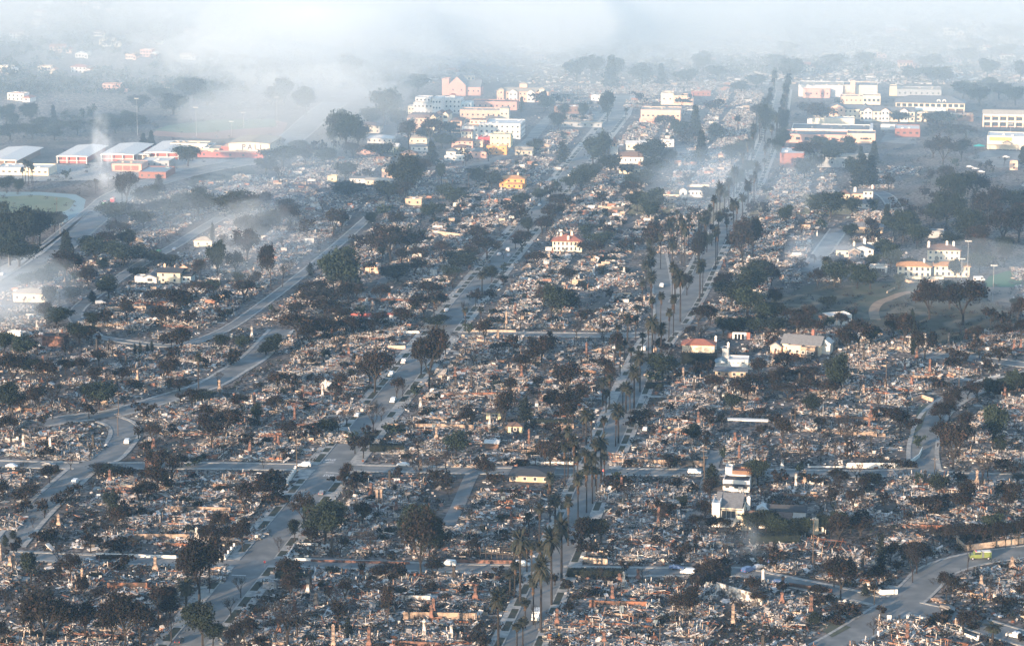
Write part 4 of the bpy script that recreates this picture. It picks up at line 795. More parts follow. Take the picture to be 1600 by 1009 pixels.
crop(1200,250,"""570 165 190 c 130;620 150 170 c 120;520 130 130 g 110;220 120 120 g 130;290 80 100 g 90;380 345 140 g 180;300 330 110 g 130;510 350 110 g 90;640 325 70 g 70;730 180 90 k 80;720 390 120 c 75;790 330 90 k 90;320 425 60 g 70;110 400 110 g 90;820 500 180 g 150;900 540 130 g 130;760 470 110 g 110;700 570 80 g 140;640 500 80 k 90;840 680 80 g 110;740 690 150 g 110;1020 695 110 c 55;1140 720 110 g 65;1060 170 120 k 120;1150 300 200 g 200;1250 260 170 k 170;1080 420 200 g 190;1200 500 190 g 200;1000 400 120 g 120;1330 420 200 k 180;1420 540 220 k 200;1520 500 210 k 180;1300 600 180 k 160;1370 330 150 k 170;1480 330 130 g 170;1540 300 100 g 120;1280 690 110 g 140;1450 600 120 g 150;1340 680 90 k 100;1110 560 110 g 110;980 965 210 k 170;1180 1000 250 k 240;1100 900 150 g 130;1290 830 80 g 80;400 770 130 g 150;540 780 140 g 140;620 780 110 g 120;470 700 90 k 110;350 730 120 D;440 750 100 D;300 770 100 k 100;640 660 80 g 90;260 1000 110 k 130;190 1000 80 k 100;130 1009 100 k 110;380 890 60 g 110;40 1000 130 g 120;30 900 110 k 100;1510 1009 160 k 90;750 1009 70 k 70;873 1015 100 y 22;1430 1009 80 k 110;1350 1009 90 k 100;420 640 60 k 80;200 660 60 k 70;780 1009 50 s 60;870 350 60 k 70;960 360 70 k 80;950 240 60 k 60;30 690 60 k 60;280 620 50 k 50""")
crop(0,500,"""80 400 180 k 180;60 560 160 g 160;30 210 120 g 110;150 230 120 g 150;190 330 90 g 120;200 590 200 b 110;320 600 230 b 120;240 560 150 k 150;130 560 100 k 110;420 560 130 b 120;290 420 150 k 130;480 140 110 g 150;560 150 80 k 90;490 330 90 k 110;600 280 90 k 120;720 250 90 b 70;600 540 150 g 170;560 480 90 g 110;740 380 80 k 130;810 450 90 k 120;820 220 70 y 14;850 220 80 y 14;922 190 60 y 14;895 200 50 y 14;950 280 100 b 60;1100 190 130 k 150;1040 170 80 k 110;1060 240 60 k 90;1310 180 120 b 60;1340 180 80 g 90;1395 190 100 b 70;1480 190 90 g 80;1400 275 70 k 120;1205 432 200 P;1320 400 110 b 75;1090 430 70 k 140;1020 330 60 k 90;1230 480 50 g 160;540 600 90 k 90;1095 500 50 b 60;870 590 75 k 100;650 690 60 b 60;840 720 80 k 60;1310 640 180 b 100;1370 700 150 k 150;1280 770 130 k 150;1470 560 100 k 110;1520 660 100 b 90;1440 620 80 b 70;1090 790 110 b 60;360 790 130 b 70;430 910 120 b 70;300 990 100 k 110;600 985 170 b 90;130 1009 180 b 110;640 930 50 g 170;970 930 130 k 150;1040 1000 160 k 110;920 1009 110 k 170;280 840 80 k 90;545 850 120 b 90;1100 880 60 k 60;950 420 70 b 60;880 800 60 k 60;1250 300 60 b 50;110 720 80 b 60;230 640 50 k 70;760 940 40 S 90;1500 700 70 b 60;660 420 60 b 60;40 520 120 b 80;1180 880 40 g 90;400 330 90 k 110;330 200 60 b 50;1490 790 70 k 80""")
crop(400,500,"""60 210 70 g 110;120 190 90 g 110;10 640 120 g 70;250 120 150 k 210;420 120 120 k 180;540 90 100 k 120;330 150 110 k 120;710 115 160 b 110;630 80 60 k 70;340 260 110 b 110;290 300 100 b 90;720 440 230 k 170;690 400 150 k 130;620 370 170 b 100;480 500 140 b 130;130 420 90 k 140;220 420 80 k 100;240 760 170 b 160;200 740 120 k 110;500 680 130 b 110;550 640 130 b 110;420 690 80 g 120;350 720 70 k 110;712 690 270 b 130;760 610 110 b 100;850 480 120 k 90;890 470 100 b 80;1050 420 340 k 190;1000 330 200 k 120;1110 250 200 b 120;1150 220 140 b 110;1000 260 130 b 90;1250 240 110 b 100;1320 290 140 b 120;1290 90 60 g 60;960 460 50 g 70;650 840 140 k 120;600 810 90 k 80;590 760 70 g 70;680 730 80 k 80;820 700 50 g 100;1500 700 270 k 130;1530 300 90 b 80;1460 250 80 b 60;540 1009 130 k 80;600 1009 80 k 70;45 900 70 b 50;990 990 200 b 130;1080 990 230 b 130;1150 900 150 b 110;1180 860 80 b 90;1400 970 120 k 105;1360 900 70 k 70;1440 1000 60 k 80;870 960 60 k 60;160 620 70 b 60;560 520 80 b 60;1310 620 60 b 50;1000 640 30 S 70;930 720 30 S 60;310 560 60 b 50;380 400 60 b 50;50 1009 70 k 90;120 990 60 k 120;280 500 60 b 40;60 330 60 b 60;1540 480 130 k 70;770 250 40 k 60;700 60 60 k 80""")
crop(800,500,"""250 180 100 k 70;180 260 150 k 150;120 280 100 k 120;60 340 120 k 120;10 200 90 k 90;390 100 110 b 100;548 97 110 b 90;330 460 180 k 200;290 600 150 k 120;240 570 130 k 100;370 640 200 k 140;420 500 110 k 90;80 620 140 y 60;620 280 190 k 90;600 430 150 k 80;560 350 120 k 90;655 330 150 P;640 180 130 P;700 140 140 D;750 120 130 P;680 260 120 P;850 265 240 D;825 260 230 P;865 230 200 P;790 225 130 P;775 435 200 D;720 300 120 P;740 535 210 D;550 520 140 D;590 525 170 P;570 560 120 P;690 565 150 D;715 565 140 P;672 520 110 P;645 745 190 D;628 765 180 P;555 735 130 P;585 470 120 P;450 760 180 D;480 740 150 P;340 955 270 P;375 1015 270 P;320 1009 240 P;540 985 240 D;560 1000 170 P;505 1005 240 P;445 1009 200 P;485 1012 170 D;397 1009 180 P;910 350 130 g 160;860 300 90 g 90;900 200 80 k 110;870 375 50 g 110;1145 110 110 b 120;1080 100 60 k 60;1280 100 100 g 130;1400 80 90 g 160;1500 90 90 g 110;1330 100 70 k 90;1130 340 70 k 120;1190 330 60 k 70;1390 470 110 k 170;1470 450 110 k 120;1500 420 90 b 110;1340 420 80 b 90;1430 490 90 k 120;1200 660 90 k 60;1270 640 60 k 60;1500 600 60 k 90;1180 780 80 k 70;1160 600 60 k 90;800 640 90 k 150;750 660 60 k 100;960 900 70 k 110;1100 905 150 b 60;858 885 110 b 50;1285 860 90 g 50;1210 1015 130 y 60;1490 1009 150 g 120;230 910 160 k 150;200 870 130 k 140;270 850 100 k 100;640 985 60 g 80;410 985 60 g 70;300 780 90 k 100;130 470 50 b 60;1260 520 80 b 40;1010 350 40 k 70;480 560 80 b 60;430 700 100 P;360 860 130 k 90;50 900 50 k 110;960 560 50 b 50;1050 620 50 b 40;860 690 40 b 40;930 780 50 b 40;1520 690 50 k 80;700 880 30 S 60""")
crop(1200,500,"""60 90 90 g 170;180 90 110 k 150;270 100 90 k 110;370 60 70 g 70;550 190 180 k 170;480 200 140 k 120;620 160 110 g 110;820 160 180 k 120;760 120 130 k 110;880 210 180 y 26;910 220 150 k 90;950 235 170 b 140;1000 170 80 k 90;1170 90 90 b 90;1270 105 60 g 80;1360 225 160 b 80;1280 235 110 b 110;1250 200 90 k 80;1400 255 70 k 110;1330 320 80 k 90;1440 120 90 k 120;1530 120 110 k 90;1160 260 60 k 150;1100 280 40 k 90;100 310 100 k 160;180 380 80 k 220;260 330 90 b 120;60 380 80 k 140;440 460 230 g 120;390 440 190 g 100;370 480 110 k 110;240 460 110 k 140;120 480 80 k 160;300 430 90 b 90;270 575 110 g 105;480 835 330 b 180;440 700 150 b 100;405 895 230 b 60;320 870 120 b 90;500 850 110 k 70;540 700 60 b 80;1270 500 120 k 140;1210 480 90 k 110;1380 450 60 k 130;1330 450 90 g 110;1440 430 50 g 130;1130 545 120 k 130;1050 630 110 k 110;1100 610 130 k 110;1360 790 260 g 150;1400 820 120 g 80;1120 900 250 k 190;1060 790 170 k 150;1180 700 130 k 120;1160 820 180 k 140;1300 1010 250 b 140;1330 950 160 b 110;1420 930 80 k 110;910 775 60 g 70;800 670 130 k 140;860 700 90 k 100;760 610 70 k 90;700 600 60 k 90;1490 400 90 b 120;1520 700 90 b 80;190 935 50 g 50;605 965 30 s 60;660 970 40 s 60;900 1009 70 g 60;320 1009 100 b 130;430 1009 100 k 120;240 1000 70 k 80;40 1009 90 k 90;1500 940 60 k 70;1510 1012 70 D;1170 1009 70 k 90;700 890 30 S 60;780 890 40 S 60;860 890 35 S 60;560 450 110 b 80;650 430 90 b 80;720 400 90 b 90;1010 350 60 b 70;230 800 90 b 90;160 600 60 b 40;40 640 70 k 60;1050 440 70 k 110;20 190 90 k 80;590 870 90 b 70;1000 1000 40 k 60;560 660 40 b 60""")
crop(0,749,"""690 215 150 y 30;770 240 100 k 90;700 290 110 b 80;560 75 70 b 60;110 220 50 b 50;45 300 70 b 60;160 200 60 k 90;270 235 90 k 80;200 290 80 b 70;370 165 70 k 90;420 100 40 k 70;480 80 50 k 60;150 140 90 k 170;90 130 60 k 90;650 365 130 b 80;700 335 160 k 90;750 320 120 b 110;550 440 90 k 90;670 525 60 b 60;750 535 60 k 100;80 355 45 y 26;32 405 65 y 26;85 465 90 k 90;280 380 50 k 160;720 410 50 k 160;960 70 150 k 150;900 130 120 k 110;850 160 120 k 110;1010 60 60 k 90;1470 435 180 k 110;1300 395 110 k 110;1380 390 90 k 140;1250 380 90 k 110;1210 760 370 k 230;1150 700 260 k 150;1270 660 240 k 130;1130 845 200 D;1370 555 60 b 55;1460 715 160 b 110;1400 830 160 b 120;1270 690 100 b 60;1230 1015 250 g 200;1290 1009 130 g 120;500 660 80 b 60;510 735 140 k 80;570 730 90 b 60;430 590 130 k 120;480 560 90 b 60;270 1005 330 k 260;350 980 220 k 170;190 960 180 k 140;240 860 160 b 100;760 1015 330 k 200;690 1000 240 k 150;850 1010 260 k 170;80 830 190 b 110;150 840 170 b 110;30 1000 130 k 90;620 725 100 b 70;1040 985 220 b 150;960 850 200 k 120;1020 900 150 k 120;1480 1009 160 k 150;1420 1009 100 k 100;370 600 90 k 70;450 900 130 b 70;640 830 110 b 90;930 700 90 b 70;300 640 70 k 60;1100 560 70 b 70;830 640 60 b 50;1340 500 40 b 40;520 330 60 k 60;1020 760 110 k 90;200 100 50 k 60;860 900 140 b 90""")
crop(400,749,"""530 40 70 k 110;580 60 60 k 70;650 30 60 k 90;290 280 180 k 140;330 300 130 g 90;235 375 120 g 90;420 380 230 g 200;370 330 160 k 130;480 290 140 g 110;430 250 110 k 100;340 390 100 k 100;140 440 110 b 80;130 145 90 k 90;60 110 80 k 120;20 70 70 k 90;1000 600 400 k 200;960 440 260 g 150;1050 500 280 g 130;990 300 140 g 130;1090 350 130 k 80;1080 590 90 k 130;1170 130 110 b 70;1310 180 120 b 80;1290 240 90 b 50;190 1012 330 b 300;250 960 240 b 200;120 980 220 b 160;60 800 100 b 90;800 905 240 k 90;790 760 150 b 110;760 600 80 k 180;850 620 70 k 110;880 610 90 k 70;720 700 110 b 120;1470 1012 280 D;1360 1012 70 k 110;560 970 130 y 30;500 910 160 k 110;560 860 110 b 90;540 800 80 b 70;600 770 60 b 70;1540 700 130 D;1100 40 80 k 100;1160 60 70 k 60;1520 160 70 b 60;640 560 50 b 50;1260 700 50 b 50;1030 720 60 b 60;380 850 80 b 60;1340 440 70 k 80;160 560 40 k 90;230 640 30 S 90;1420 700 90 b 50;960 880 60 b 50;440 720 60 b 50;1480 600 60 k 80;700 1009 90 b 60;1250 1009 60 b 60""")
crop(800,749,"""50 745 360 D;15 720 200 P;10 560 150 P;90 560 160 P;120 590 190 P;100 350 130 P;120 220 150 b 140;165 400 220 P;40 130 60 k 80;230 260 260 P;262 290 160 D;90 470 90 D;220 160 110 P;240 760 380 D;300 615 320 D;175 915 370 D;130 880 260 P;60 420 110 k 90;400 310 300 P;452 200 260 P;487 145 200 P;512 100 150 P;340 400 260 P;290 240 130 b 50;140 900 200 b 50;65 1009 150 P;30 1020 130 P;480 400 150 k 160;540 380 130 g 140;430 360 120 g 110;450 480 80 k 100;400 440 110 k 80;660 80 80 k 100;600 50 60 k 90;890 200 80 k 80;950 240 90 k 110;1030 180 80 g 70;910 240 60 k 80;1200 160 150 k 90;1170 260 130 k 90;1240 325 100 k 150;1130 310 90 k 110;1490 335 130 g 120;1430 320 110 g 110;1540 330 140 g 130;1340 330 60 k 80;1020 700 130 b 110;960 660 90 b 90;1060 850 160 k 140;1010 820 120 k 110;1110 760 100 k 100;1050 480 70 k 70;1000 540 70 k 60;1210 600 110 k 120;1150 590 70 k 110;1270 560 90 k 90;540 600 90 b 60;895 970 100 b 40;790 600 80 b 90;680 560 60 k 60;340 680 60 k 70;640 240 50 b 50;500 700 30 S 60;1290 480 120 b 60;700 950 40 b 60;980 440 60 b 50;1320 850 60 b 60;880 400 50 b 50;350 800 50 b 60;260 640 60 k 60;600 640 40 k 70;1000 60 60 k 90;1090 90 60 k 60;170 640 230 P;80 900 150 P""")
crop(1200,749,"""320 200 150 b 110;420 170 140 b 110;380 150 100 k 90;555 235 230 b 60;520 200 130 k 90;120 200 100 b 90;60 200 60 k 70;60 370 130 g 120;140 370 120 g 130;210 360 120 g 110;20 350 130 g 90;340 335 110 g 120;420 330 130 g 120;380 360 90 k 110;560 345 110 k 150;500 330 90 g 110;680 330 100 b 80;1200 210 190 k 130;1150 240 150 k 120;980 195 90 k 150;1040 220 80 k 110;910 180 70 k 90;1280 65 100 b 80;1000 400 150 b 120;940 380 130 b 90;1100 410 160 b 100;1060 390 110 k 90;1170 390 110 k 110;1380 410 140 k 80;1440 415 140 k 80;1515 405 160 k 90;1300 400 110 k 90;1250 395 120 k 110;1210 560 260 b 70;875 625 270 b 100;900 570 170 k 150;850 520 120 k 90;960 520 110 k 90;440 725 250 k 170;400 650 160 k 110;490 660 160 k 100;50 545 90 k 100;30 480 90 k 60;685 540 190 y 40;740 520 130 k 90;700 640 110 k 120;620 640 90 k 110;640 700 60 k 70;590 705 75 c 55;1080 740 200 b 80;1060 700 130 k 80;1120 690 110 k 80;1350 750 160 b 80;1300 640 110 b 80;1180 700 60 k 70;640 940 120 b 100;1360 1012 120 D;1030 890 60 k 150;1340 660 70 b 60;300 730 90 k 110;340 760 70 k 90;480 840 70 k 110;540 830 50 k 70;1100 830 40 k 70;1240 900 30 S 70;1420 780 60 k 110;1480 140 110 k 130;1400 110 80 k 90;1540 700 60 k 90;230 770 90 b 60;420 870 40 S 70;130 880 50 b 50;700 810 40 k 60;560 420 60 b 60;620 480 60 k 60;330 600 80 b 60;1530 980 40 k 60;1260 850 40 k 110;780 560 60 k 60;1000 640 60 b 60;90 680 50 k 60;1060 160 60 k 90;860 260 60 k 70;290 550 50 b 60;1500 620 60 b 60;570 250 50 k 90;30 150 60 b 70;700 160 60 k 60""")
# ------------------------------------------------------------------ burnt houses
def rubble_mesh(seed, W_, D_, n=1500):
    R_ = np.random.default_rng(seed); mb = MB()
    nx, ny = 12, 18; gx = np.linspace(-W_/2, W_/2, nx+1); gy = np.linspace(-D_/2, D_/2, ny+1); ph = R_.uniform(0, 6, 4)
    def hz(x, y):
        e = np.clip(1-np.maximum(abs(x)/(W_/2), abs(y)/(D_/2))**3, 0, 1)
        return e*(.22+.25*np.sin(x*.8+ph[0])*np.sin(y*.7+ph[1])+.25*np.sin(x*.33+ph[2])*np.cos(y*.45+ph[3])+.25)
    V = [(x, y, max(-.3, float(hz(x,y)))-.04) for y in gy for x in gx]
    mb.add(V, [(j*(nx+1)+i, j*(nx+1)+i+1, (j+1)*(nx+1)+i+1, (j+1)*(nx+1)+i) for j in range(ny) for i in range(nx)], 8)
    x = R_.uniform(-W_/2, W_/2, n); y = R_.uniform(-D_/2, D_/2, n)
    sx = np.exp(R_.normal(-.35,.6,n))*.54; sy = sx*R_.uniform(.25,1.0,n); sz = R_.uniform(.05,.22,n)+.12*(R_.random(n)<.15)
    dn = R_.choice([.12,.35,.8,1,1], (5,8)); keep = R_.random(n) < dn[np.clip(((x/W_+.5)*5).astype(int),0,4), np.clip(((y/D_+.5)*8).astype(int),0,7)]
    x, y, sx, sy, sz = x[keep], y[keep], sx[keep], sy[keep], sz[keep]; n = len(x)
    z = hz(x, y)+R_.uniform(.02,.4,n); C = np.stack([x,y,z],1); D = np.stack([sx,sy,sz],1)
    rz = np.where(R_.random(n)<.75, R_.normal(0,.1,n)+math.pi/2*R_.integers(0,2,n), R_.uniform(0,3.14,n)); ti = R_.normal(0,.36,n)
    # colour clusters: pieces near each other tend to share their stuff
    cl = R_.integers(0,8,(6,7)); w0 = R_.choice(8, n, p=PW); m = np.where(w0 == 8, 8, w0)
    ix = np.clip(((x/W_+.5)*6).astype(int),0,5); iy = np.clip(((y/D_+.5)*7).astype(int),0,6)
    patchy = R_.choice([0,1,1,2,0,1,6,7], (6,7)); use = R_.random(n) < .35; m = np.where(use, patchy[ix,iy], m)
    chips_boxes(C, D, rz, ti, m, mb)
    # bare floor slabs, then low room walls
    for _ in range(6):
        mb.box((R_.uniform(-W_*.38,W_*.38), R_.uniform(-D_*.4,D_*.4), R_.uniform(.28,.42)), (R_.uniform(2.5,6),R_.uniform(2.5,7),.2), 0, int(R_.choice([1,2,8,1])))
    for _ in range(15):
        hor = R_.random() < .5; L = R_.uniform(2.5,8); px, py = R_.uniform(-W_*.42,W_*.42), R_.uniform(-D_*.42,D_*.42)
        mb.box((px, py, .35), (L,.22,R_.uniform(.6,1.5)) if hor else (.22,L,R_.uniform(.6,1.5)), R_.normal(0,.02), int(R_.choice([1,2,6,4,6,5,1])))
    # longer beams, sheets and studs
    k = 60; C = np.stack([R_.uniform(-W_/2,W_/2,k), R_.uniform(-D_/2,D_/2,k), R_.uniform(.5,1.3,k)],1); D = np.stack([R_.uniform(2,5,k), R_.uniform(.12,.3,k), R_.uniform(.1,.2,k)],1)
    chips_boxes(C, D, R_.uniform(0,3.14,k), R_.normal(0,.25,k), R_.choice([3,0,4,1],k,p=[.45,.2,.15,.2]), mb)
    k = 26; C = np.stack([R_.uniform(-W_/2,W_/2,k), R_.uniform(-D_/2,D_/2,k), R_.uniform(.5,1.0,k)],1); D = np.stack([R_.uniform(1.4,3.2,k), R_.uniform(1,2.4,k), np.full(k,.08)],1)
    chips_boxes(C, D, R_.uniform(0,3.14,k), R_.normal(0,.4,k), R_.choice([0,1,7,4,2],k,p=[.4,.2,.15,.1,.15]), mb)
    k = 34; C = np.stack([R_.uniform(-W_/2,W_/2,k), R_.uniform(-D_/2,D_/2,k), R_.uniform(.8,1.4,k)],1); D = np.stack([np.full(k,.16), np.full(k,.16), R_.uniform(1.2,2.8,k)],1)
    chips_boxes(C, D, R_.uniform(0,3.14,k), R_.normal(0,.12,k), R_.choice([3,0,5,6],k,p=[.6,.15,.1,.15]), mb)
    return mb.mesh('rubble', PAL)
def wall_mesh(name, L, h, mt, seed, t=.3, broken=True):
    r = random.Random(seed); mb = MB(); x = -L/2
    while x < L/2-.01:
        w_ = min(r.uniform(.7,2.4), L/2-x); hh = h*(r.uniform(.45,1.0) if broken else 1)
        mb.bx(x, x+w_, -t/2, t/2, -.3, hh); x += w_
    return mb.mesh(name, [mt])
def chimney_mesh(h, mt, seed):
    r = random.Random(seed); mb = MB(); a = r.uniform(.6,.95)
    mb.bx(-a,a,-.55,.55,-.3,1.6); mb.add([(-a,-.55,1.6),(a,-.55,1.6),(a,.55,1.6),(-a,.55,1.6),(-.42,-.38,2.6),(.42,-.38,2.6),(.42,.38,2.6),(-.42,.38,2.6)], [(0,1,5,4),(1,2,6,5),(2,3,7,6),(3,0,4,7)])
    mb.bx(-.42,.42,-.38,.38,2.6,h); mb.bx(-.54,.54,-.5,.5,h,h+.25); mb.bx(-.2,.2,-.2,.2,h+.25,h+.6); mb.bx(-.45,.45,-.58,-.551,.1,1.0,1)
    return mb.mesh('chimney', [mt,'char'])
RUB = [rubble_mesh(s, 15, 24, 5200) for s in range(9)]; RUBS = [rubble_mesh(40+s, 12.5, 14, 2300) for s in range(5)]
CH = {k: [chimney_mesh(h, mt, h*7) for h in (3.8, 4.9, 6.0)] for k, mt in (('red brick','sooty_brick'), ('tan','chimney_tan'), ('white','sooty_white'), ('blackened','char'))}
WM = [(c, wall_mesh('standing_wall', L, h, m_, i)) for i, (c, L, h, m_) in enumerate([('cream',6,1.9,'cream'),('scorched white',5,2.2,'sooty_white'),('rusty',7,1.5,'sooty_rust'),('tan',8,1.8,'sooty_tan'),('brick',5,1.7,'sooty_brick'),('cream',10,1.2,'cream'),('scorched white',9,1.4,'sooty_white'),('tan',4,2.6,'sooty_tan')])]
rr = random.Random(11); PLOT = []; NR = 0; FARR = []
def free(p, rad):
    x, y = p.x, p.y
    for a, b_, r_ in BLD:
        if (a-x)**2+(b_-y)**2 < (r_+rad)**2: return False
    return True
def ok_lot(p, gap, rad, padr):
    q = pix(p)
    if q[1] < 128 or q[1] > 1090 or q[0] < -60 or q[0] > 1660: return False
    for P in EXCL:
        if inpoly(q[0], q[1], P): return False
    for a, b_ in PLOT:
        if (a-p.x)**2+(b_-p.y)**2 < gap*gap: return False
    return free(p, rad) and road_clear(p.x, p.y) > padr
def frames(i):                       # points and headings along a street
    P = RP[i]; acc = 0; out = []
    for a, b_ in zip(P, P[1:]): out.append((a, (b_-a).normalized()))
    return out
CAND = []
for nm, sp in (('avenue',16.5),('palm_avenue',17),('avenue_fork',17),('diagonal_street',17),('upper_left_street',17),('winding_street',17),('left_side_street',18),('curving_street',20),('lower_right_street',20),('right_end_street',20),('hill_street',20)):
    i = [k for k, r_ in enumerate(ROADS) if r_[0] == nm][0]; fr = frames(i); wd = ROADS[i][2]
    for s in (-1, 1):
        t = 0.0
        for a, d in fr:
            t += 3.0
            if t >= sp:
                t = rr.uniform(-.5,.5); n = Vector((d.y,-d.x,0))*s
                off = wd/2+(8 if ROADS[i][3] else 4)+rr.uniform(2,5)+11
                CAND.append((a+n*off, math.atan2(n.y, n.x)-math.pi/2, 15.0)); CAND.append((a+n*(off+21), math.atan2(n.y, n.x)-math.pi/2, 13.0))
for v in np.arange(-120, 1500, 16.5):
    for u in np.arange(-520, 620, 21):
        p = fromuv(u+rr.uniform(-2,2), v+rr.uniform(-1.5,1.5)); CAND.append((p, -PHI+math.pi/2*rr.choice((1,1,0))+rr.uniform(-.08,.08), 15.5))
sel = []
for p, rz, gap in CAND:
    small = gap < 14
    if ok_lot(p, gap, 4.0 if small else 6, 5 if small else 8): PLOT.append((p.x, p.y)); sel.append((p, rz, small))
sel.sort(key=lambda s: s[0].y)
far_mb = None
def garden_wall(p, rz, L, h, mt, desc, broken=True):
    o = link('garden_wall', wall_mesh('garden_wall', L, h, mt, rr.randrange(999), .25, broken), None, p, rz); auto(o, desc, 'wall', 'low walls between the burnt lots'); return o
NW = 0; pads = MB()
for p, rz, small in sel:
    p = Vector((p.x, p.y, hill(p.x, p.y)))
    if NR >= 292: FARR.append((p, rz, small)); continue
    NR += 1
    e = link('burned_house', None, None, p, rz); me = rr.choice(RUBS if small else RUB)
    s_ = (rr.choice((-1,1))*rr.uniform(.85,1.12), rr.choice((-1,1))*rr.uniform(.85,1.1), rr.uniform(.8,1.25))
    s_ = (abs(s_[0]), abs(s_[1]), s_[2]); q = link('rubble', me, e, (0,0,0), rr.choice((0, math.pi)), s_)
    feats = []
    if rr.random() < (.15 if small else .40):
        k = rr.choice(('red brick','red brick','tan','white','blackened','blackened')); link('chimney', rr.choice(CH[k]), e, (rr.uniform(-5,5) if not small else 2, rr.uniform(-8,8) if not small else 0, .1), rr.choice((0,math.pi/2))); feats.append(k+' chimney')
        if rr.random() < .2: link('chimney', rr.choice(CH[k]), e, (rr.uniform(-5,5), rr.uniform(-8,8) if not small else 0, .1), rr.choice((0,math.pi/2)))
    for _ in range(rr.choice((0,1,2,3)) if not small else rr.choice((0,1))):
        c, m_ = rr.choice(WM); hor = rr.random() < .5
        link('standing_wall', m_, e, (rr.uniform(-3,3), rr.uniform(-9,9), 0) if hor else (rr.choice((-6.2,6.2)), rr.uniform(-6,6), 0), 0 if hor else math.pi/2)
        if len(feats) < 2: feats.append(c+' wall stub')
    d = ('small ' if small else '')+'burnt house rubble'+(' with '+' and '.join(feats) if feats else ', flattened pale')
    auto(e, d, 'ruined house', 'burnt-out house lots')
    if not small and NW < 190 and rr.random() < .8:
        ax = Vector((math.cos(rz), math.sin(rz), 0)); ay = Vector((-ax.y, ax.x, 0)); b_ = p+ax*8.2*rr.choice((-1,1))+ay*rr.uniform(-2,2)
        if road_clear(b_.x, b_.y) > 13 and free(b_, 0):
            c, mt = rr.choice((('rusty','sooty_rust'),('tan','sooty_tan'),('brown','brown_wall'),('tan','sooty_tan'),('brown','sooty_brick'),('brown','sooty_brick')))
            garden_wall(b_, rz+math.pi/2, rr.uniform(11,22), rr.uniform(.9,1.6), mt, f'long {c} garden wall', rr.random() < .75); NW += 1
    ax = Vector((math.cos(rz), math.sin(rz), 0)); ay = Vector((-ax.y, ax.x, 0))
    if not small:
        c = p+ax*rr.choice((-6.6,6.6))-ay*rr.uniform(11,13); 
        if road_clear(c.x, c.y) > 2: pads.box((c.x,c.y,.02+.0001*NR+c.z), (rr.uniform(2.6,4.5), rr.uniform(5,9), .04), rz)
props(link('driveways', pads.mesh('driveways', ['concrete'])), kind='structure')
# more distant lots: one continuous field of rubble
if FARR:
    mb = MB()
    for k, (p, rz, small) in enumerate(FARR):
        R_ = np.random.default_rng(k); n = 480 if not small else 240; W_, D_ = (14,22) if not small else (9,10)
        x = R_.uniform(-W_/2,W_/2,n); y = R_.uniform(-D_/2,D_/2,n); c, s = math.cos(rz), math.sin(rz)
        C = np.stack([p.x+x*c-y*s, p.y+x*s+y*c, p.z+R_.uniform(.1,1.1,n)],1); sx = np.exp(R_.normal(-.25,.5,n)); D = np.stack([sx, sx*R_.uniform(.3,1,n), R_.uniform(.1,.4,n)],1)
        m = R_.choice(8, n, p=PW); m = np.where(m == 8, 1, m); chips_boxes(C, D, R_.uniform(0,3.14,n), R_.normal(0,.5,n), m, mb)
        for _ in range(R_.integers(0,3)):
            q = (p.x+R_.uniform(-6,6), p.y+R_.uniform(-8,8)); mb.box((*q, p.z+1.2), (R_.uniform(.8,6), .6, R_.uniform(1.5,3)), -PHI+R_.integers(0,2)*1.57, int(R_.choice([5,6,0])))
    props(link('distant_rubble', mb.mesh('distant_rubble', PAL)), 'pale mass of burnt house rubble in the distant haze', 'rubble', None, 'stuff')
# rubble and scraps on the far hillside and village edge
mb = MB(); R_ = np.random.default_rng(3); C = []; 
while len(C) < 9000:
    px, py = R_.uniform(640,1620), R_.uniform(2,132)
    if px < 1000 and R_.random() < .5: continue
    p = at(px, py); C.append((p.x, p.y, p.z+.6))
C = np.array(C); n = len(C); sx = np.exp(R_.normal(.7,.6,n)); D = np.stack([sx*.9, sx*.5, R_.uniform(.2,1.4,n)],1)
m = R_.choice([0,1,6,5,2], n, p=[.22,.33,.15,.08,.22]); chips_boxes(C, D, R_.normal(-PHI,.3,n), R_.normal(0,.2,n), m, mb)
props(link('hillside_rubble', mb.mesh('hillside_rubble', PAL)), 'scattered pale house remains across the hazy hillside', 'rubble', None, 'stuff')
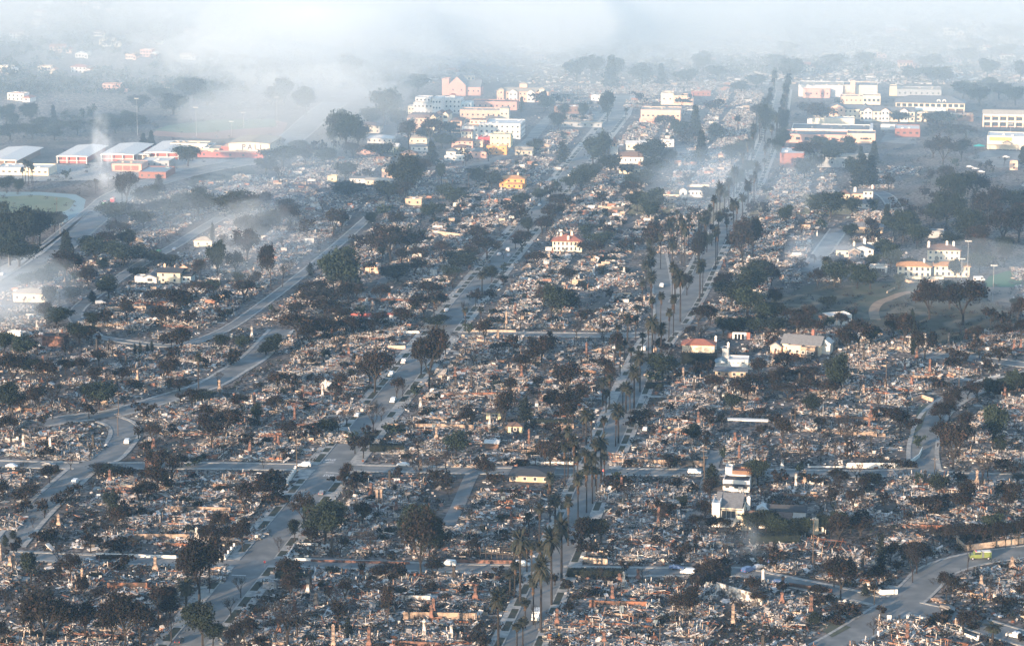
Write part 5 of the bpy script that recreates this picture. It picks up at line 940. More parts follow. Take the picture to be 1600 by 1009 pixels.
# ------------------------------------------------------------------ hand-placed chimneys
for px, py, h, k in ((557,808,7.5,'tan'),(580,776,5.5,'red brick'),(519,866,6,'blackened'),(1145,978,7.5,'tan'),(1267,960,6.8,'red brick'),(1417,1002,6.5,'red brick'),(1361,655,6,'red brick'),(1349,618,5,'tan'),(957,940,5.5,'red brick'),
   (243,893,5.5,'tan'),(172,755,5.5,'red brick'),(32,644,6,'tan'),(229,613,4,'tan'),(394,530,7,'white'),(343,612,5.5,'tan'),(473,622,5.5,'red brick'),(558,570,4.5,'tan'),(711,593,6,'red brick'),(734,420,6,'red brick'),(805,493,7,'red brick'),(863,398,4,'red brick'),
   (1131,418,4.5,'red brick'),(975,428,4,'white'),(933,422,3.6,'white'),(494,948,5,'tan'),(743,938,5,'red brick'),(485,925,8,'blackened'),(22,886,5,'tan'),(997,909,4.6,'red brick'),(968,912,3.6,'red brick'),(1223,920,4.5,'red brick'),
   (657,735,4.5,'tan'),(241,700,4,'red brick'),(131,630,4,'red brick'),(1509,530,5,'red brick'),(1432,562,5,'red brick'),(1307,545,4,'tan'),(1570,622,5,'red brick'),(1581,890,4.6,'tan'),(1216,560,4,'tan'),(657,640,5.5,'white'),(521,1012,8,'tan'),(577,1012,7,'red brick'),
   (1031,680,3.6,'red brick'),(545,556,4,'red brick'),(1475,760,4.5,'tan'),(430,694,4,'red brick'),(92,824,5,'tan'),(1222,735,4.5,'white'),(1257,757,6,'tan'),(582,486,5,'tan'),(1024,550,4,'tan'),(1178,760,4,'tan'),(765,318,6,'red brick'),(1085,600,4,'white')):
    p = at(px, py); o = link('standing_chimney', chimney_mesh(h*.85, {'red brick':'sooty_brick','tan':'chimney_tan','white':'sooty_white','blackened':'char'}[k], int(px)), None, p, GRIDROT+rr.uniform(-.2,.2))
    o.scale = (1.05,1.05,1); auto(o, ('tall ' if h > 5.4 else '')+k+' chimney stack standing alone', 'chimney', 'chimneys left standing in the rubble')
# ------------------------------------------------------------------ hand-placed walls and fences (photo pixels)
def long_wall(pts, h, mt, label, t=.3, posts=0, pm='white', broken=False, nm='garden_wall'):
    P = [at(*p) for p in pts]; o = P[0]; e = link(nm, None, None, o); props(e, label, 'fence' if 'fence' in nm else 'wall', 'walls and fences traced along the lots'); mb = MB(); r = random.Random(int(pts[0][0]))
    for a, b_ in zip(P, P[1:]):
        L = (b_-a).length; ang = math.atan2(b_.y-a.y, b_.x-a.x); n = max(1, int(L/2.2)) if broken else 1
        for k in range(n):
            c = a.lerp(b_, (k+.5)/n)-o; hh = h*(r.uniform(.55,1) if broken else 1); mb.box((c.x, c.y, hh/2-.1), (L/n+(.1 if not broken else 0), t, hh+.2), ang)
    link('wall' if 'fence' not in nm else 'rails', mb.mesh('wall', [mt]), e)
    if posts:
        Q = resample(P, posts)
        for q in Q: 
            m2 = MB(); m2.box((0,0,(h+.7)/2), (.5,.5,h+.7)); m2.box((0,0,h+.78), (.65,.65,.14)); link('post', m2.mesh('post', [pm]), e, q-o, GRIDROT)
for a in (([(1263,730),(1324,730)],.5,'white','white low wall with posts at left of the long wall below the curving street',.3,7.5),
 ([(1324,731),(1398,731)],2.0,'white','long plain white wall beside the middle cross street at right',.3,0),
 ([(1400,731),(1422,725),(1436,715),(1441,704)],1.5,'pale_blue','curved pale wall following the bend of the curving street',.3,0),
 ([(606,670),(680,670),(740,672)],2.2,'sooty_tan','long scorched tan wall right of the avenue below the big burnt tree',.3,0),
 ([(690,621),(785,619)],1.8,'sooty_rust','orange-brown wall stub crossing the lots left of the dark burnt crowns',.4,0),
 ([(921,948),(950,950),(1010,951)],2.4,'sooty_rust','bright rusty wall in the lots right of the lower palm avenue',.3,0),
 ([(905,975),(1020,985)],1.5,'sooty_rust','second rusty wall just in front of the bright rusty one',.3,0),
 ([(630,968),(745,970)],2.6,'sooty_tan','long scorched tan wall in front of the bottom centre rubble',.3,0),
 ([(168,922),(230,922)],2.6,'sooty_rust','glossy rust-coloured wall at lower left between burnt lots',.3,0),
 ([(210,844),(296,844)],2.3,'sooty_tan','scorched tan wall left of the lower avenue behind the white low wall',.3,0),
 ([(268,799),(360,801)],2.0,'sooty_tan','dark-streaked tan wall across the lots left of the mid avenue',.3,0),
 ([(150,868),(275,872)],1.0,'white','low white street wall along the lower cross street at left',.3,0),
 ([(337,874),(352,874),(366,857)],1.1,'white','white low wall turning the corner of avenue and lower cross street',.3,4),
 ([(486,877),(560,879),(640,881)],.8,'sooty_brick','low red brick wall along the lower cross street right of the avenue',.4,0),
 ([(692,879),(800,881)],1.3,'sooty_brick','higher red brick wall beside the parked white station wagon',.4,0),
 ([(447,874),(487,876)],.8,'white','white corner planter wall, front side, at the avenue crossroads',.4,0),
 ([(447,874),(461,851),(497,852)],.8,'white','white corner planter wall, rear side, at the avenue crossroads',.4,0),
 ([(449,757),(462,737)],1.5,'white','short bright white wall with posts left of the painted stop lines',.4,2.6),
 ([(165,479),(262,476)],1.8,'sooty_rust','long orange garden wall, upper of two, among the left rubble',.4,0),
 ([(167,485),(228,484)],1.8,'cream','pale cream garden wall, lower of two, among the left rubble',.4,0),
 ([(560,470),(650,473)],1.6,'sooty_rust','orange retaining wall amid bright rubble left of the central avenue',.5,0),
 ([(548,495),(614,495)],1.8,'red_wall','deep red low wall below the orange retaining wall',.5,0),
 ([(925,326),(975,329)],2.0,'cream','bright cream wall in the rubble left of the long white house',.4,0),
 ([(676,366),(725,372)],2.2,'cream','curved cream wall in the rubble left of the upper avenue',.4,0),
 ([(606,545),(633,545)],1.5,'peach','short peach wall beside the avenue below the upper cross street',.4,0),
 ([(600,521),(655,521)],1.2,'white','long pale kerb wall leading to the avenue at the upper cross street',.4,0),
 ([(729,518),(806,519)],1.0,'cream','cream kerb wall along the upper cross street',.4,0),
 ([(1355,918),(1378,929),(1402,928)],1.6,'white','curved white wall beside the driveway near the lower right junction',.4,0),
 ([(1495,848),(1508,860),(1600,848),(1640,843)],1.9,'cream','long pale wall behind the lime fire engine',.4,0),
 ([(1233,916),(1300,926)],1.3,'sooty_rust','sunlit orange wall in the lots left of the lower right junction',.4,0),
 ([(965,724),(1100,728)],2.0,'sooty_tan','brown board fence on the far side of the middle street right of the palms',.2,0),
 ([(828,725),(895,725),(908,716)],1.0,'white','white corner wall under the middle palms',.4,0),
 ([(912,878),(949,881)],1.8,'cream','pale wall stub beside the palm avenue crossroads',.4,0),
 ([(1085,945),(1110,925)],1.8,'sooty_white','scorched white angled wall left of the tall tan chimney',.4,0),
 ([(1120,926),(1192,948)],3.6,'sooty_white','broken white house wall with dark gaps behind the tall tan chimney',.5,0),
 ([(1386,458),(1398,452)],1.0,'cream','short cream wall on the canyon path',.4,0),
 ([(1396,432),(1420,442),(1466,440)],1.4,'cream','cream terrace wall below the red-tiled villas',.4,0),
 ([(628,940),(672,941)],2.2,'sooty_white','scorched white board panel in the bottom centre rubble',.2,0),
 ([(1425,628),(1440,622),(1458,628)],1.6,'cream','cream wall stub at the head of the curving street',.4,0),
 ([(1482,615),(1535,595),(1562,588)],1.0,'white','pale roadside wall along the top of the curving street',.4,0)):
    long_wall(*a[:4], *(a[4:6] if len(a) > 4 else ()))
long_wall([(1372,994),(1418,970),(1440,972)],.9,'white','white rail fence with posts, left leg of the corner lot by the junction',.15,5,nm='rail_fence')
long_wall([(1466,980),(1500,990),(1528,1001)],.9,'white','white rail fence with posts, right leg of the corner lot by the junction',.15,5,nm='rail_fence')
long_wall([(1560,600),(1640,592)],2.2,'leaf_dark','dark clipped hedge wall along the far right street',2.5,nm='hedge')
def hedge(x0, y0, x1, y1, h, d, label, mt='leaf_dark'):
    a, b_ = at(x0,y0), at(x1,y1); L = (b_-a).length; R_ = np.random.default_rng(int(x0)); mb = MB(); n = int(L*d*h*16); P = np.stack([R_.uniform(-L/2,L/2,n), R_.uniform(-d/2,d/2,n), R_.uniform(0,h,n)],1)
    mb.bx(-L/2+.2,L/2-.2,-d/2+.2,d/2-.2,-.2,h-.2); leaves(R_, P, 1, (.15,.15,.15), .2, mb)
    o = link('hedge', mb.mesh('hedge', [mt]), None, (a+b_)/2, math.atan2(b_.y-a.y, b_.x-a.x)); props(o, label, 'hedge', 'clipped hedges')
for a in ((1064,568,1120,568,4.6,3,'tall dark square hedge in front of the burgundy-roofed house'),(1172,850,1248,848,3.6,5,'broad dark hedge right of the cream modern house'),(1200,838,1262,836,3.5,4,'second broad hedge in front of the low cottage with white gable'),
   (1505,842,1600,832,3.5,4,'dark hedge above the long pale wall behind the fire engine'),(578,704,632,704,2.6,4,'dark green hedge plot right of the avenue above the middle street'),(886,900,975,901,2.6,3,'low dark hedge lining the lower cross street right of the palms'),
   (1085,918,1135,898,4,4,'tall brown-black hedge by the lower alley','leaf_burnt'),(432,900,488,902,2.0,6,'black-green hedge block right of the lower avenue crossroads'),(1008,606,1036,606,2.4,3,'dark hedge beside the palm avenue above the flower kerb'),(780,930,812,905,1.5,2,'narrow hedge by the bottom palms'),
   (150,872,200,872,1.2,2,'short scorched hedge on the lower cross street at left','leaf_burnt'),(410,783,452,783,1.8,5,'low scorched hedge left of the white corner planter','leaf_burnt'),(830,663,895,664,2.4,2,'dark hedge beneath the long yellowish wall left of the palms'),(1540,612,1600,606,2.5,3,'dark hedge on the inner side of the far right street')):
    hedge(*a)
# loose debris carpet between the lots
mb = MB(); R_ = np.random.default_rng(12); C = []
while len(C) < 24000:
    px = R_.uniform(-20,1620); py = 128+900*R_.random()**.9; p = at(px, py)
    if road_clear(p.x, p.y) < 3: continue
    if any(inpoly(px, py, P) for P in EXCL) or not free(p, -3): continue
    C.append((p.x, p.y, p.z+R_.uniform(.02,.3)))
C = np.array(C); n = len(C); sx = np.exp(R_.normal(-.25,.6,n)); D = np.stack([sx, sx*R_.uniform(.3,1,n), R_.uniform(.06,.4,n)],1)
m = R_.choice(8, n, p=PW); chips_boxes(C, D, R_.uniform(0,3.14,n), R_.normal(0,.45,n), m, mb)
props(link('loose_debris', mb.mesh('loose_debris', PAL)), 'loose ash and scraps strewn between the burnt lots', 'debris', None, 'stuff')
# ------------------------------------------------------------------ burnt undergrowth: nobody could count it
mb = MB(); R_ = np.random.default_rng(8); C = []
while len(C) < 5200:
    px = R_.uniform(-20,1620); py = 128+900*R_.random()**.8; p = at(px, py)
    if road_clear(p.x, p.y) < 3.5 or not free(p, -2): continue
    inlot = min(((a-p.x)**2+(b_-p.y)**2 for a, b_ in PLOT), default=999) < 80
    if inlot and R_.random() < .8: continue
    C.append((p.x, p.y, p.z+R_.uniform(.3,.9)))
leaves(R_, C, 30, (.9,.9,.5), .24, mb, 0)
leaves(R_, C[::3], 16, (.9,.9,.5), .24, mb, 1)
props(link('undergrowth', mb.mesh('undergrowth', ['leaf_burnt','leaf_green'])), 'scorched brush and ground plants between the burnt lots', 'undergrowth', None, 'stuff')
# distant woods on the hazy slopes
mb = MB(); C = []
while len(C) < 1900*5:
    px = R_.uniform(-20,1620); py = R_.uniform(0,150); p = at(px, py)
    if px > 640 and R_.random() < .4: continue
    if 640 < px < 1620 and 120 < py: continue
    if R_.random() > .5+.5*math.sin(p.x/60+1)*math.sin(p.y/45): continue
    h = R_.uniform(3,8)
    for _ in range(5): C.append((p.x+R_.normal(0,2.4), p.y+R_.normal(0,2.4), p.z+h*R_.uniform(.4,1)))
leaves(R_, C, 16, (1.2,1.2,1.0), .6, mb)
props(link('distant_woodland', mb.mesh('distant_woodland', ['leaf_green'])), 'trees merging into a mass across the hazy hillside', 'woodland', None, 'stuff')
# garden shrubs along the lot lines
rs = random.Random(21); n = 0
for a, b_ in PLOT:
    for _ in range(2):
        if n > 520: break
        x, y = a+rs.uniform(-9,9), b_+rs.uniform(-12,12); q = pix((x,y,0))
        if not (0 < q[0] < 1600 and 150 < q[1] < 1009) or road_clear(x, y) < 6 or not free(Vector((x,y,0)), 0): continue
        plant(rs.choice(('shrub','bshrub')), Vector((x,y,hill(x,y))), rs.uniform(.9,2.8), rs.uniform(2,5), rs); n += 1
# extra trees at the rear of the lots and along the kerbs (dark belts between the streets)
n = 0
for k in range(9000):
    px, py = rs.uniform(0,1600), 215+(rs.random()**.8)*790; p = at(px, py)
    if road_clear(p.x, p.y) < 6 or not free(p, 1): continue
    if any(inpoly(px, py, P) for P in EXCL[:3]+EXCL[6:8]): continue
    q = min(((a-p.x)**2+(b_-p.y)**2 for a, b_ in PLOT), default=0)
    if q < (49 if rs.random() < .8 else 20): continue
    if min(((a-p.x)**2+(b_-p.y)**2 for a, b_, c in TREES), default=999) < 20: continue
    r = rs.random(); plant('burnt' if r < .35 else 'leafy' if r < (.6 if py < 500 else .42) else 'bare', p, rs.uniform(5,12), None, rs); n += 1
    if n > 210: break
# palms lining the palm avenue up into the haze
for i in (1, 2):
    for k in range(0, len(RP[i])-1, 4):
        for s in (-1, 1):
            d = (RP[i][k+1]-RP[i][k]).normalized(); p = RP[i][k]+Vector((d.y,-d.x,0))*s*(ROADS[i][2]/2+1.6+rs.uniform(-.3,.3)); q = pix(p)
            if q[1] > (560 if i == 1 else 520) or q[1] < 140 or rs.random() < .62: continue
            if i == 1 and road_clear(p.x, p.y, 1) < 0 or i == 2 and road_clear(p.x, p.y, 2) < 0: continue
            plant('date' if rs.random() < .35 else 'palm', Vector((p.x, p.y, hill(p.x, p.y))), rs.uniform(13,22), None, rs)
# plant everything: the ones that show largest as trees of their own, any rest of a kind as one mass
rp = random.Random(77); byk = {}
for q in REQ: byk.setdefault(q[0], []).append(q)
for kind in sorted(byk):
    L = sorted(byk[kind], key=lambda q: -q[2]*(q[3] or q[2])*ppm(q[1])**2)
    for q in L[:290]: plant_now(*q, rp)
    rest = L[290:]
    if rest:
        mb = MB(); R_ = np.random.default_rng(5)
        for k_, p, h, w_ in rest:
            w_ = w_ or h*.8; n = 9; C = np.stack([p.x+R_.normal(0,w_*.24,n), p.y+R_.normal(0,w_*.24,n), p.z+h*R_.uniform(.25 if 'shrub' in kind else .4,.95,n)],1)
            leaves(R_, C, 26, (w_*.1,w_*.1,h*.08), .05*w_+.08, mb); 
            if 'shrub' not in kind: mb.tube((p.x,p.y,p.z-.3),(p.x,p.y,p.z+h*.7),.25,.1,4,1)
        nm = INFO[kind][0]; mt = {'bare':'twig','burnt':'leaf_burnt','bshrub':'leaf_burnt'}.get(kind,'leaf_green')
        props(link(nm+'_mass', mb.mesh(nm, [mt,'bark'])), 'the smallest, farthest '+INFO[kind][3]+' as one mass', 'vegetation', None, 'stuff')
# ------------------------------------------------------------------ vehicles
def vehicle(px, py, kind, paint, ang, label, name='parked_car', cat='car', group='cars parked along the burnt streets'):
    p = at(px, py); p.z += .06
    if road_clear(p.x, p.y) > 0: p.z = hill(p.x,p.y)+.05
    e = link(name, None, None, p, ang); props(e, label, cat, group)
    L, W_, H_ = dict(sedan=(4.7,1.8,1.42), suv=(4.9,1.95,1.8), pickup=(5.6,2.0,1.85), truck=(6.6,2.3,2.7), van=(5.6,2.1,2.5), engine=(7.0,2.4,2.7), wreck=(4.6,1.8,1.3))[kind]
    a = L/2; b = MB(); g = MB(); zb = .35
    if kind in ('sedan','wreck'): prof = [(-a,zb),(a,zb),(a,.72),(a-1.15,.92),(a-1.9,H_),(-a+1.35,H_),(-a+.55,.98),(-a,.9)]; glz = [(a-1.27,.95),(a-1.93,H_-.08),(-a+1.4,H_-.08),(-a+.72,1.0)]
    elif kind == 'suv': prof = [(-a,zb),(a,zb),(a,.9),(a-1.1,1.08),(a-1.75,H_),(-a+.3,H_),(-a,1.1)]; glz = [(a-1.25,1.12),(a-1.8,H_-.1),(-a+.4,H_-.1),(-a+.18,1.12)]
    elif kind == 'pickup': prof = [(-a,zb),(a,zb),(a,1.0),(a-1.3,1.12),(a-1.85,H_),(-a+2.1,H_),(-a+1.9,1.1),(-a,1.1)]; glz = [(a-1.42,1.16),(a-1.92,H_-.1),(-a+2.2,H_-.1),(-a+2.05,1.16)]
    elif kind == 'van': prof = [(-a,zb),(a,zb),(a,1.1),(a-.7,1.25),(a-1.2,H_),(-a,H_)]; glz = [(a-.82,1.32),(a-1.2,H_-.5),(a-2.2,H_-.5),(a-2.2,1.32)]
    elif kind == 'truck': prof = [(a-2.1,.6),(a,.6),(a,1.35),(a-.75,1.5),(a-1.05,2.35),(a-2.1,2.35)]; glz = [(a-.85,1.55),(a-1.1,2.2),(a-1.9,2.2),(a-1.9,1.55)]; b.bx(-a,a-2.15,-W_/2,W_/2,.75,H_)
    else: prof = [(a-3.9,.6),(a,.6),(a,1.5),(a-1.35,1.75),(a-1.7,2.6),(a-3.9,2.6)]; glz = [(a-1.45,1.85),(a-1.75,2.45),(a-3.6,2.45),(a-3.6,1.85)]; b.bx(-a,a-4.0,-W_/2,W_/2,.7,2.55)
    wv = W_/2; n = len(prof); P = []
    for s in (-1, 1):
        for x, z in prof: P.append((x, s*(wv if z < 1.2 or kind in ('truck','engine','van') else wv-.18), z))
    b.add(P, [tuple(range(n)), tuple(range(2*n-1,n-1,-1))]+[(k,n+k,n+(k+1)%n,(k+1)%n) for k in range(n)])
    link('body', b.mesh('body', [paint]), e)
    if kind != 'wreck':
        for s in (-1, 1):
            o = wv+.012 if kind in ('truck','engine','van') else wv-.155; g.add([(x, s*o, z) for x, z in glz], [(0,1,2,3)])
        x0, z0 = glz[0]; x1, z1 = glz[1]; wg = wv-.25; g.add([(x0+.04,-wg,z0),(x0+.04,wg,z0),(x1+.04,wg,z1),(x1+.04,-wg,z1)], [(0,1,2,3)])
        x0, z0 = glz[3]; x1, z1 = glz[2]
        if kind in ('sedan','suv','pickup'): g.add([(x0-.12,-wg,z0),(x0-.12,wg,z0),(x1-.12,wg,z1),(x1-.12,-wg,z1)], [(0,1,2,3)])
        link('windows', g.mesh('windows', ['glass']), e)
        for s in (-1, 1):
            q = MB(); q.box((0,0,0),(.06,.34,.18)); link('headlight', q.mesh('headlight',['lamp_glass']), e, (a+.02, s*(wv-.3), .72 if kind in ('sedan','suv','wreck') else .95)); q = MB(); q.box((0,0,0),(.06,.25,.22)); link('tail_light', q.mesh('tail_light',['red_glass']), e, (-a-.02, s*(wv-.22), .85))
    rw = .34 if kind in ('sedan','suv','pickup','van','wreck') else .48
    for x in (a-.9, -a+.95):
        for s in (-1, 1):
            q = MB(); q.tube((0,-.12,0),(0,.12,0),rw,rw,14); q.tube((0,s*.125,0),(0,s*.14,0),rw*.55,rw*.55,10,1); link('wheel', q.mesh('wheel',['tyre' if kind != 'wreck' else 'rust','rim']), e, (x, s*(wv-.08), rw))
    if kind == 'engine':
        q = MB(); q.bx(-a+.1,a-4.1,-W_/2+.1,W_/2-.1,2.56,2.8); link('hose_bed', q.mesh('hose_bed',['roof_white']), e); q = MB(); q.bx(a-4.6,a-3.95,-W_/2-.02,W_/2+.02,.8,2.7); link('pump_panel', q.mesh('pump_panel',['car_grey']), e)
        q = MB(); q.bx(a-3.7,a-1.8,-wv+.2,wv-.2,2.61,2.7); link('cab_roof', q.mesh('cab_roof',['car_white']), e); q = MB(); q.box((a-2.1,0,2.8),(.3,1.6,.18)); link('light_bar', q.mesh('light_bar',['red_glass']), e)
        q = MB(); q.bx(-a+.3,a-4.8,-W_/2-.015,-W_/2,1.2,1.4); q.bx(-a+.3,a-4.8,-W_/2-.015,-W_/2,1.9,1.95); link('side_stripe', q.mesh('side_stripe',['car_white']), e)
    if kind == 'pickup' and paint == 'car_white' and px > 1500:
        q = MB(); q.box((.2,0,1.93),(.3,1.3,.14)); link('light_bar', q.mesh('light_bar',['car_blue']), e); q = MB(); q.bx(-a+.1,-a+1.7,-.8,.8,1.11,1.3); link('load', q.mesh('load',['cream']), e)
    return e
AV = math.pi/2-PHI; CR = -PHI
def along(i, px, py):
    p = at(px, py); P = RP[i]; k = min(range(len(P)-1), key=lambda j: (P[j]-Vector((p.x,p.y,0))).length); d = P[k+1]-P[k]; return math.atan2(d.y, d.x)
pi = math.pi
for a in ((701,883,'suv','car_white',CR+pi,'white station wagon parked side-on along the lower cross street'),
 (630,728,'sedan','car_white',CR+pi,'white sedan parked side-on on the middle cross street right of the avenue'),
 (476,729,'suv','car_white',CR+pi,'white suv parked at the avenue corner left of the painted stop line'),
 (547,681,'pickup','car_grey',AV+pi,'dark pickup standing in the avenue beside two people'),
 (503,772,'sedan','car_grey',AV,'grey sedan parked right of the avenue above the painted words'),
 (558,650,'sedan','car_white',AV,'white car under bare trees on the left kerb of the avenue'),
 (614,628,'suv','car_white',AV+pi,'white suv parked at the right kerb below the small dark street tree'),
 (611,587,'suv','car_white',AV+pi,'white suv on the left kerb, lower of two close together'),
 (631,567,'pickup','car_silver',AV,'silver pickup on the left kerb, upper of two close together'),
 (698,486,'sedan','car_white',AV,'white car on the left kerb of the avenue just below the upper cross street'),
 (780,399,'sedan','car_white',AV,'first white car of a pair on the upper avenue'),(794,392,'suv','car_white',AV,'second white car of a pair on the upper avenue, by the right kerb'),(795,401,'sedan','car_silver',AV,'silver car right beside the pair on the upper avenue'),
 (843,322,'sedan','car_white',AV,'white car halfway up the hazy upper avenue'),(858,308,'sedan','car_silver',AV,'silver car above the halfway white one on the upper avenue'),(890,276,'suv','car_white',AV,'white suv on the avenue level with the orange house'),(898,263,'sedan','car_grey',AV,'grey car near the top of the avenue by the dark trees'),
 (838,967,'truck','car_white',AV+pi+.03,'white box truck driving toward the camera on the lower palm avenue'),
 (864,852,'sedan','car_white',AV-.05,'white car half hidden by palms on the left kerb of the palm avenue'),
 (816,884,'suv','car_white',CR,'white suv on the lower cross street just left of the palm avenue'),
 (1006,547,'suv','car_white',along(1,1006,547),'white suv parked on the palm avenue between the upper palms'),
 (1034,448,'pickup','car_white',AV+pi,'orange-lit white pickup driving down the avenue fork'),
 (1114,374,'sedan','car_white',along(1,1114,374),'white car on the hazy upper palm avenue'),(1159,308,'suv','car_silver',along(1,1159,308),'silver suv on the far palm avenue'),(1155,315,'sedan','car_green',along(1,1155,315),'green-tinted car just below the silver suv on the far palm avenue'),(1206,205,'suv','car_white',along(1,1206,205),'white suv at the far end of the palm avenue beside the brick store'),
 (199,692,'suv','car_white',along(7,199,692),'white suv on the bend of the winding street at left'),(118,755,'suv','car_white',along(7,118,755),'white suv on the lower winding street at left'),
 (19,730,'sedan','car_white',CR,'white sedan at the left end of the middle cross street'),(76,728,'sedan','car_grey',CR,'dark sedan on the middle cross street at left'),
 (1075,896,'suv','car_white',CR+pi-.1,'white suv with dark panels at the end of the lower cross street'),(1057,889,'sedan','car_blue',CR,'dark blue car behind the white suv at the end of the lower cross street'),
 (1169,893,'suv','car_blue',CR+.9,'blue pickup-like suv beside the drifting blue smoke'),(1185,888,'sedan','car_silver',CR+.9,'silver car right of the blue suv by the drifting smoke'),
 (1085,740,'suv','car_white',CR,'white suv on the middle cross street right of the palms'),
 (1587,996,'pickup','car_white',CR-.45,'white pickup with blue light bar and loaded bed at the bottom right'),
 (1481,954,'suv','car_black',CR-.45,'black suv at the lower right junction'),(4,430,'sedan','car_white',along(11,10,430),'white car on the boulevard at the left edge'),
 (157,475,'suv','car_white',CR+.5,'white suv in a driveway beside the left rubble with orange walls'),(127,468,'sedan','car_grey',along(10,127,468),'grey car on the left side street'),
 (1515,262,'sedan','car_white',CR,'leftmost white car below the right car park'),(1524,265,'sedan','car_silver',CR,'middle pale car below the right car park'),(1533,270,'sedan','car_white',CR,'rightmost white car below the right car park'),(1572,247,'sedan','car_white',CR,'lone white car inside the right car park'),
 (894,183,'suv','car_white',CR,'white car in the car park left of the far avenue'),(571,375,'suv','car_white',along(9,560,352),'pale car at the top of the upper left street'),
 (248,394,'sedan','car_green',along(10,248,394),'greenish car on the left side street below the smoky rubble'),(273,391,'sedan','car_silver',along(10,273,391),'pale car above the greenish one on the left side street'),
 (1352,266,'sedan','car_white',CR,'small white car amid rubble below the shopping centre'),(1318,522,'sedan','car_silver',CR,'silver car in the drive below the bright white box house'),
 (1415,748,'sedan','car_grey',CR,'dark car in front of the pale pillars below the long white wall'),(280,1003,'sedan','car_black',AV,'black sedan at the bottom of the avenue'),
 (1211,880,'sedan','car_blue',CR,'blue car in the alley among lower right ruins'),(1216,912,'sedan','car_blue',CR-.1,'dark blue car in the alley above the orange wall'),(371,848,'sedan','car_black',CR,'black car in a driveway left of the avenue under burnt trees'),(1008,672,'sedan','car_white',AV,'white car between palms left of the palm avenue')):
    vehicle(*a)
vehicle(1531,873,'engine','car_lime',CR+.18+pi,'lime yellow fire engine parked by the long pale wall','fire_engine','fire engine','emergency vehicles')
vehicle(163,322,'engine','car_green',along(11,163,322),'green-sided fire truck on the boulevard below the white smoke','fire_engine','fire engine','emergency vehicles')
vehicle(177,316,'engine','car_red',along(11,177,316),'red fire truck on the boulevard at the foot of the white smoke','fire_engine','fire engine','emergency vehicles')
vehicle(1530,439,'van','car_white',CR+.3,'white and red ambulance van by the bright green ball field','ambulance','ambulance','emergency vehicles')
g = 'burnt-out car wrecks'
for a in ((1466,940,'wreck','wreck',CR-.7,'rusty burnt car wreck on the kerb of the lower right junction'),(324,948,'wreck','wreck',AV,'rusty burnt car wreck on the left kerb of the bottom avenue'),(1082,530,'wreck','wreck',CR,'burnt pink-grey wreck by the short street above the burgundy roof'),(720,795,'wreck','wreck',CR,'pale burnt wreck in the alley'),(1103,960,'wreck','wreck',CR,'ash-grey wreck beside the scorched angled wall'),(250,797,'wreck','wreck',CR,'wreck amid rubble left of the mid avenue'),(648,690,'wreck','wreck',CR,'wreck in front of the long scorched tan wall')):
    vehicle(*a, name='car_wreck', cat='car wreck', group=g)
# ------------------------------------------------------------------ people
def person(px, py, top, label, ang=0.0, arm=.2):
    p = at(px, py); p.z += .05; e = link('person', None, None, p, ang); props(e, label, 'person', 'people out in the streets')
    J = [((0,0,.95),.15),((0,0,1.15),.15),((0,.01,1.38),.17),((0,0,1.52),.07),((0,.02,1.62),.09),((0,.02,1.73),.095)]
    V = [j[0] for j in J]; Rr = [j[1] for j in J]; E = [(k,k+1) for k in range(5)]
    def chain(root, pts):
        pr = root
        for q, r_ in pts: V.append(q); Rr.append(r_); E.append((pr, len(V)-1)); pr = len(V)-1
    chain(0, [((.1,0,.88),.1),((.12,.05,.5),.07),((.12,-.02,.1),.05),((.13,.13,.04),.045)]); chain(0, [((-.1,0,.88),.1),((-.13,-.08,.5),.07),((-.14,-.18,.1),.05),((-.14,-.04,.04),.045)])
    chain(2, [((.21,0,1.4),.065),((.27,-.02,1.12),.05),((.26,arm,.9),.04),((.26,arm+.08,.84),.035)]); chain(2, [((-.21,0,1.4),.065),((-.28,0,1.12),.05),((-.27,.08,.88),.04),((-.27,.13,.81),.035)])
    me = bpy.data.meshes.new('body'); me.from_pydata(V, E, []); o = link('body', me, e); sk = o.modifiers.new('skin','SKIN')
    for k, r_ in enumerate(Rr): me.skin_vertices[0].data[k].radius = (r_, r_)
    me.skin_vertices[0].data[0].use_root = True; sv = o.modifiers.new('sub','SUBSURF'); sv.levels = 1; sv.render_levels = 1
    dg = bpy.context.evaluated_depsgraph_get(); m2 = bpy.data.meshes.new_from_object(o.evaluated_get(dg)); o.modifiers.clear(); o.data = m2
    m2.materials.clear(); [m2.materials.append(M[k]) for k in ('skin', top, 'dark_cloth')]
    for f in m2.polygons: z = f.center.z; f.material_index = 0 if z > 1.5 or (z < .95 and abs(f.center.x) > .22) else 1 if z > .92 else 2
    q = MB(); q.tube((0,.01,1.72),(0,.01,1.84),.125,.08,10); link('helmet' if top == 'yellow_cloth' else 'hair', q.mesh('hair', [top if top == 'yellow_cloth' else 'dark_cloth']), e)
person(873,998,'yellow_cloth','person in yellow jacket and helmet standing in the bottom lot right of the palm avenue')
person(1415,843,'dark_cloth','left of two dark-clothed people on the drive above the lower right trees', .5); person(1424,840,'dark_cloth','right of two dark-clothed people on the drive above the lower right trees', 2)
person(539,681,'dark_cloth','person in dark clothes left of the dark pickup in the avenue', 1); person(535,680,'dark_cloth','person in dark clothes at the kerb, farther left of the dark pickup', 3)
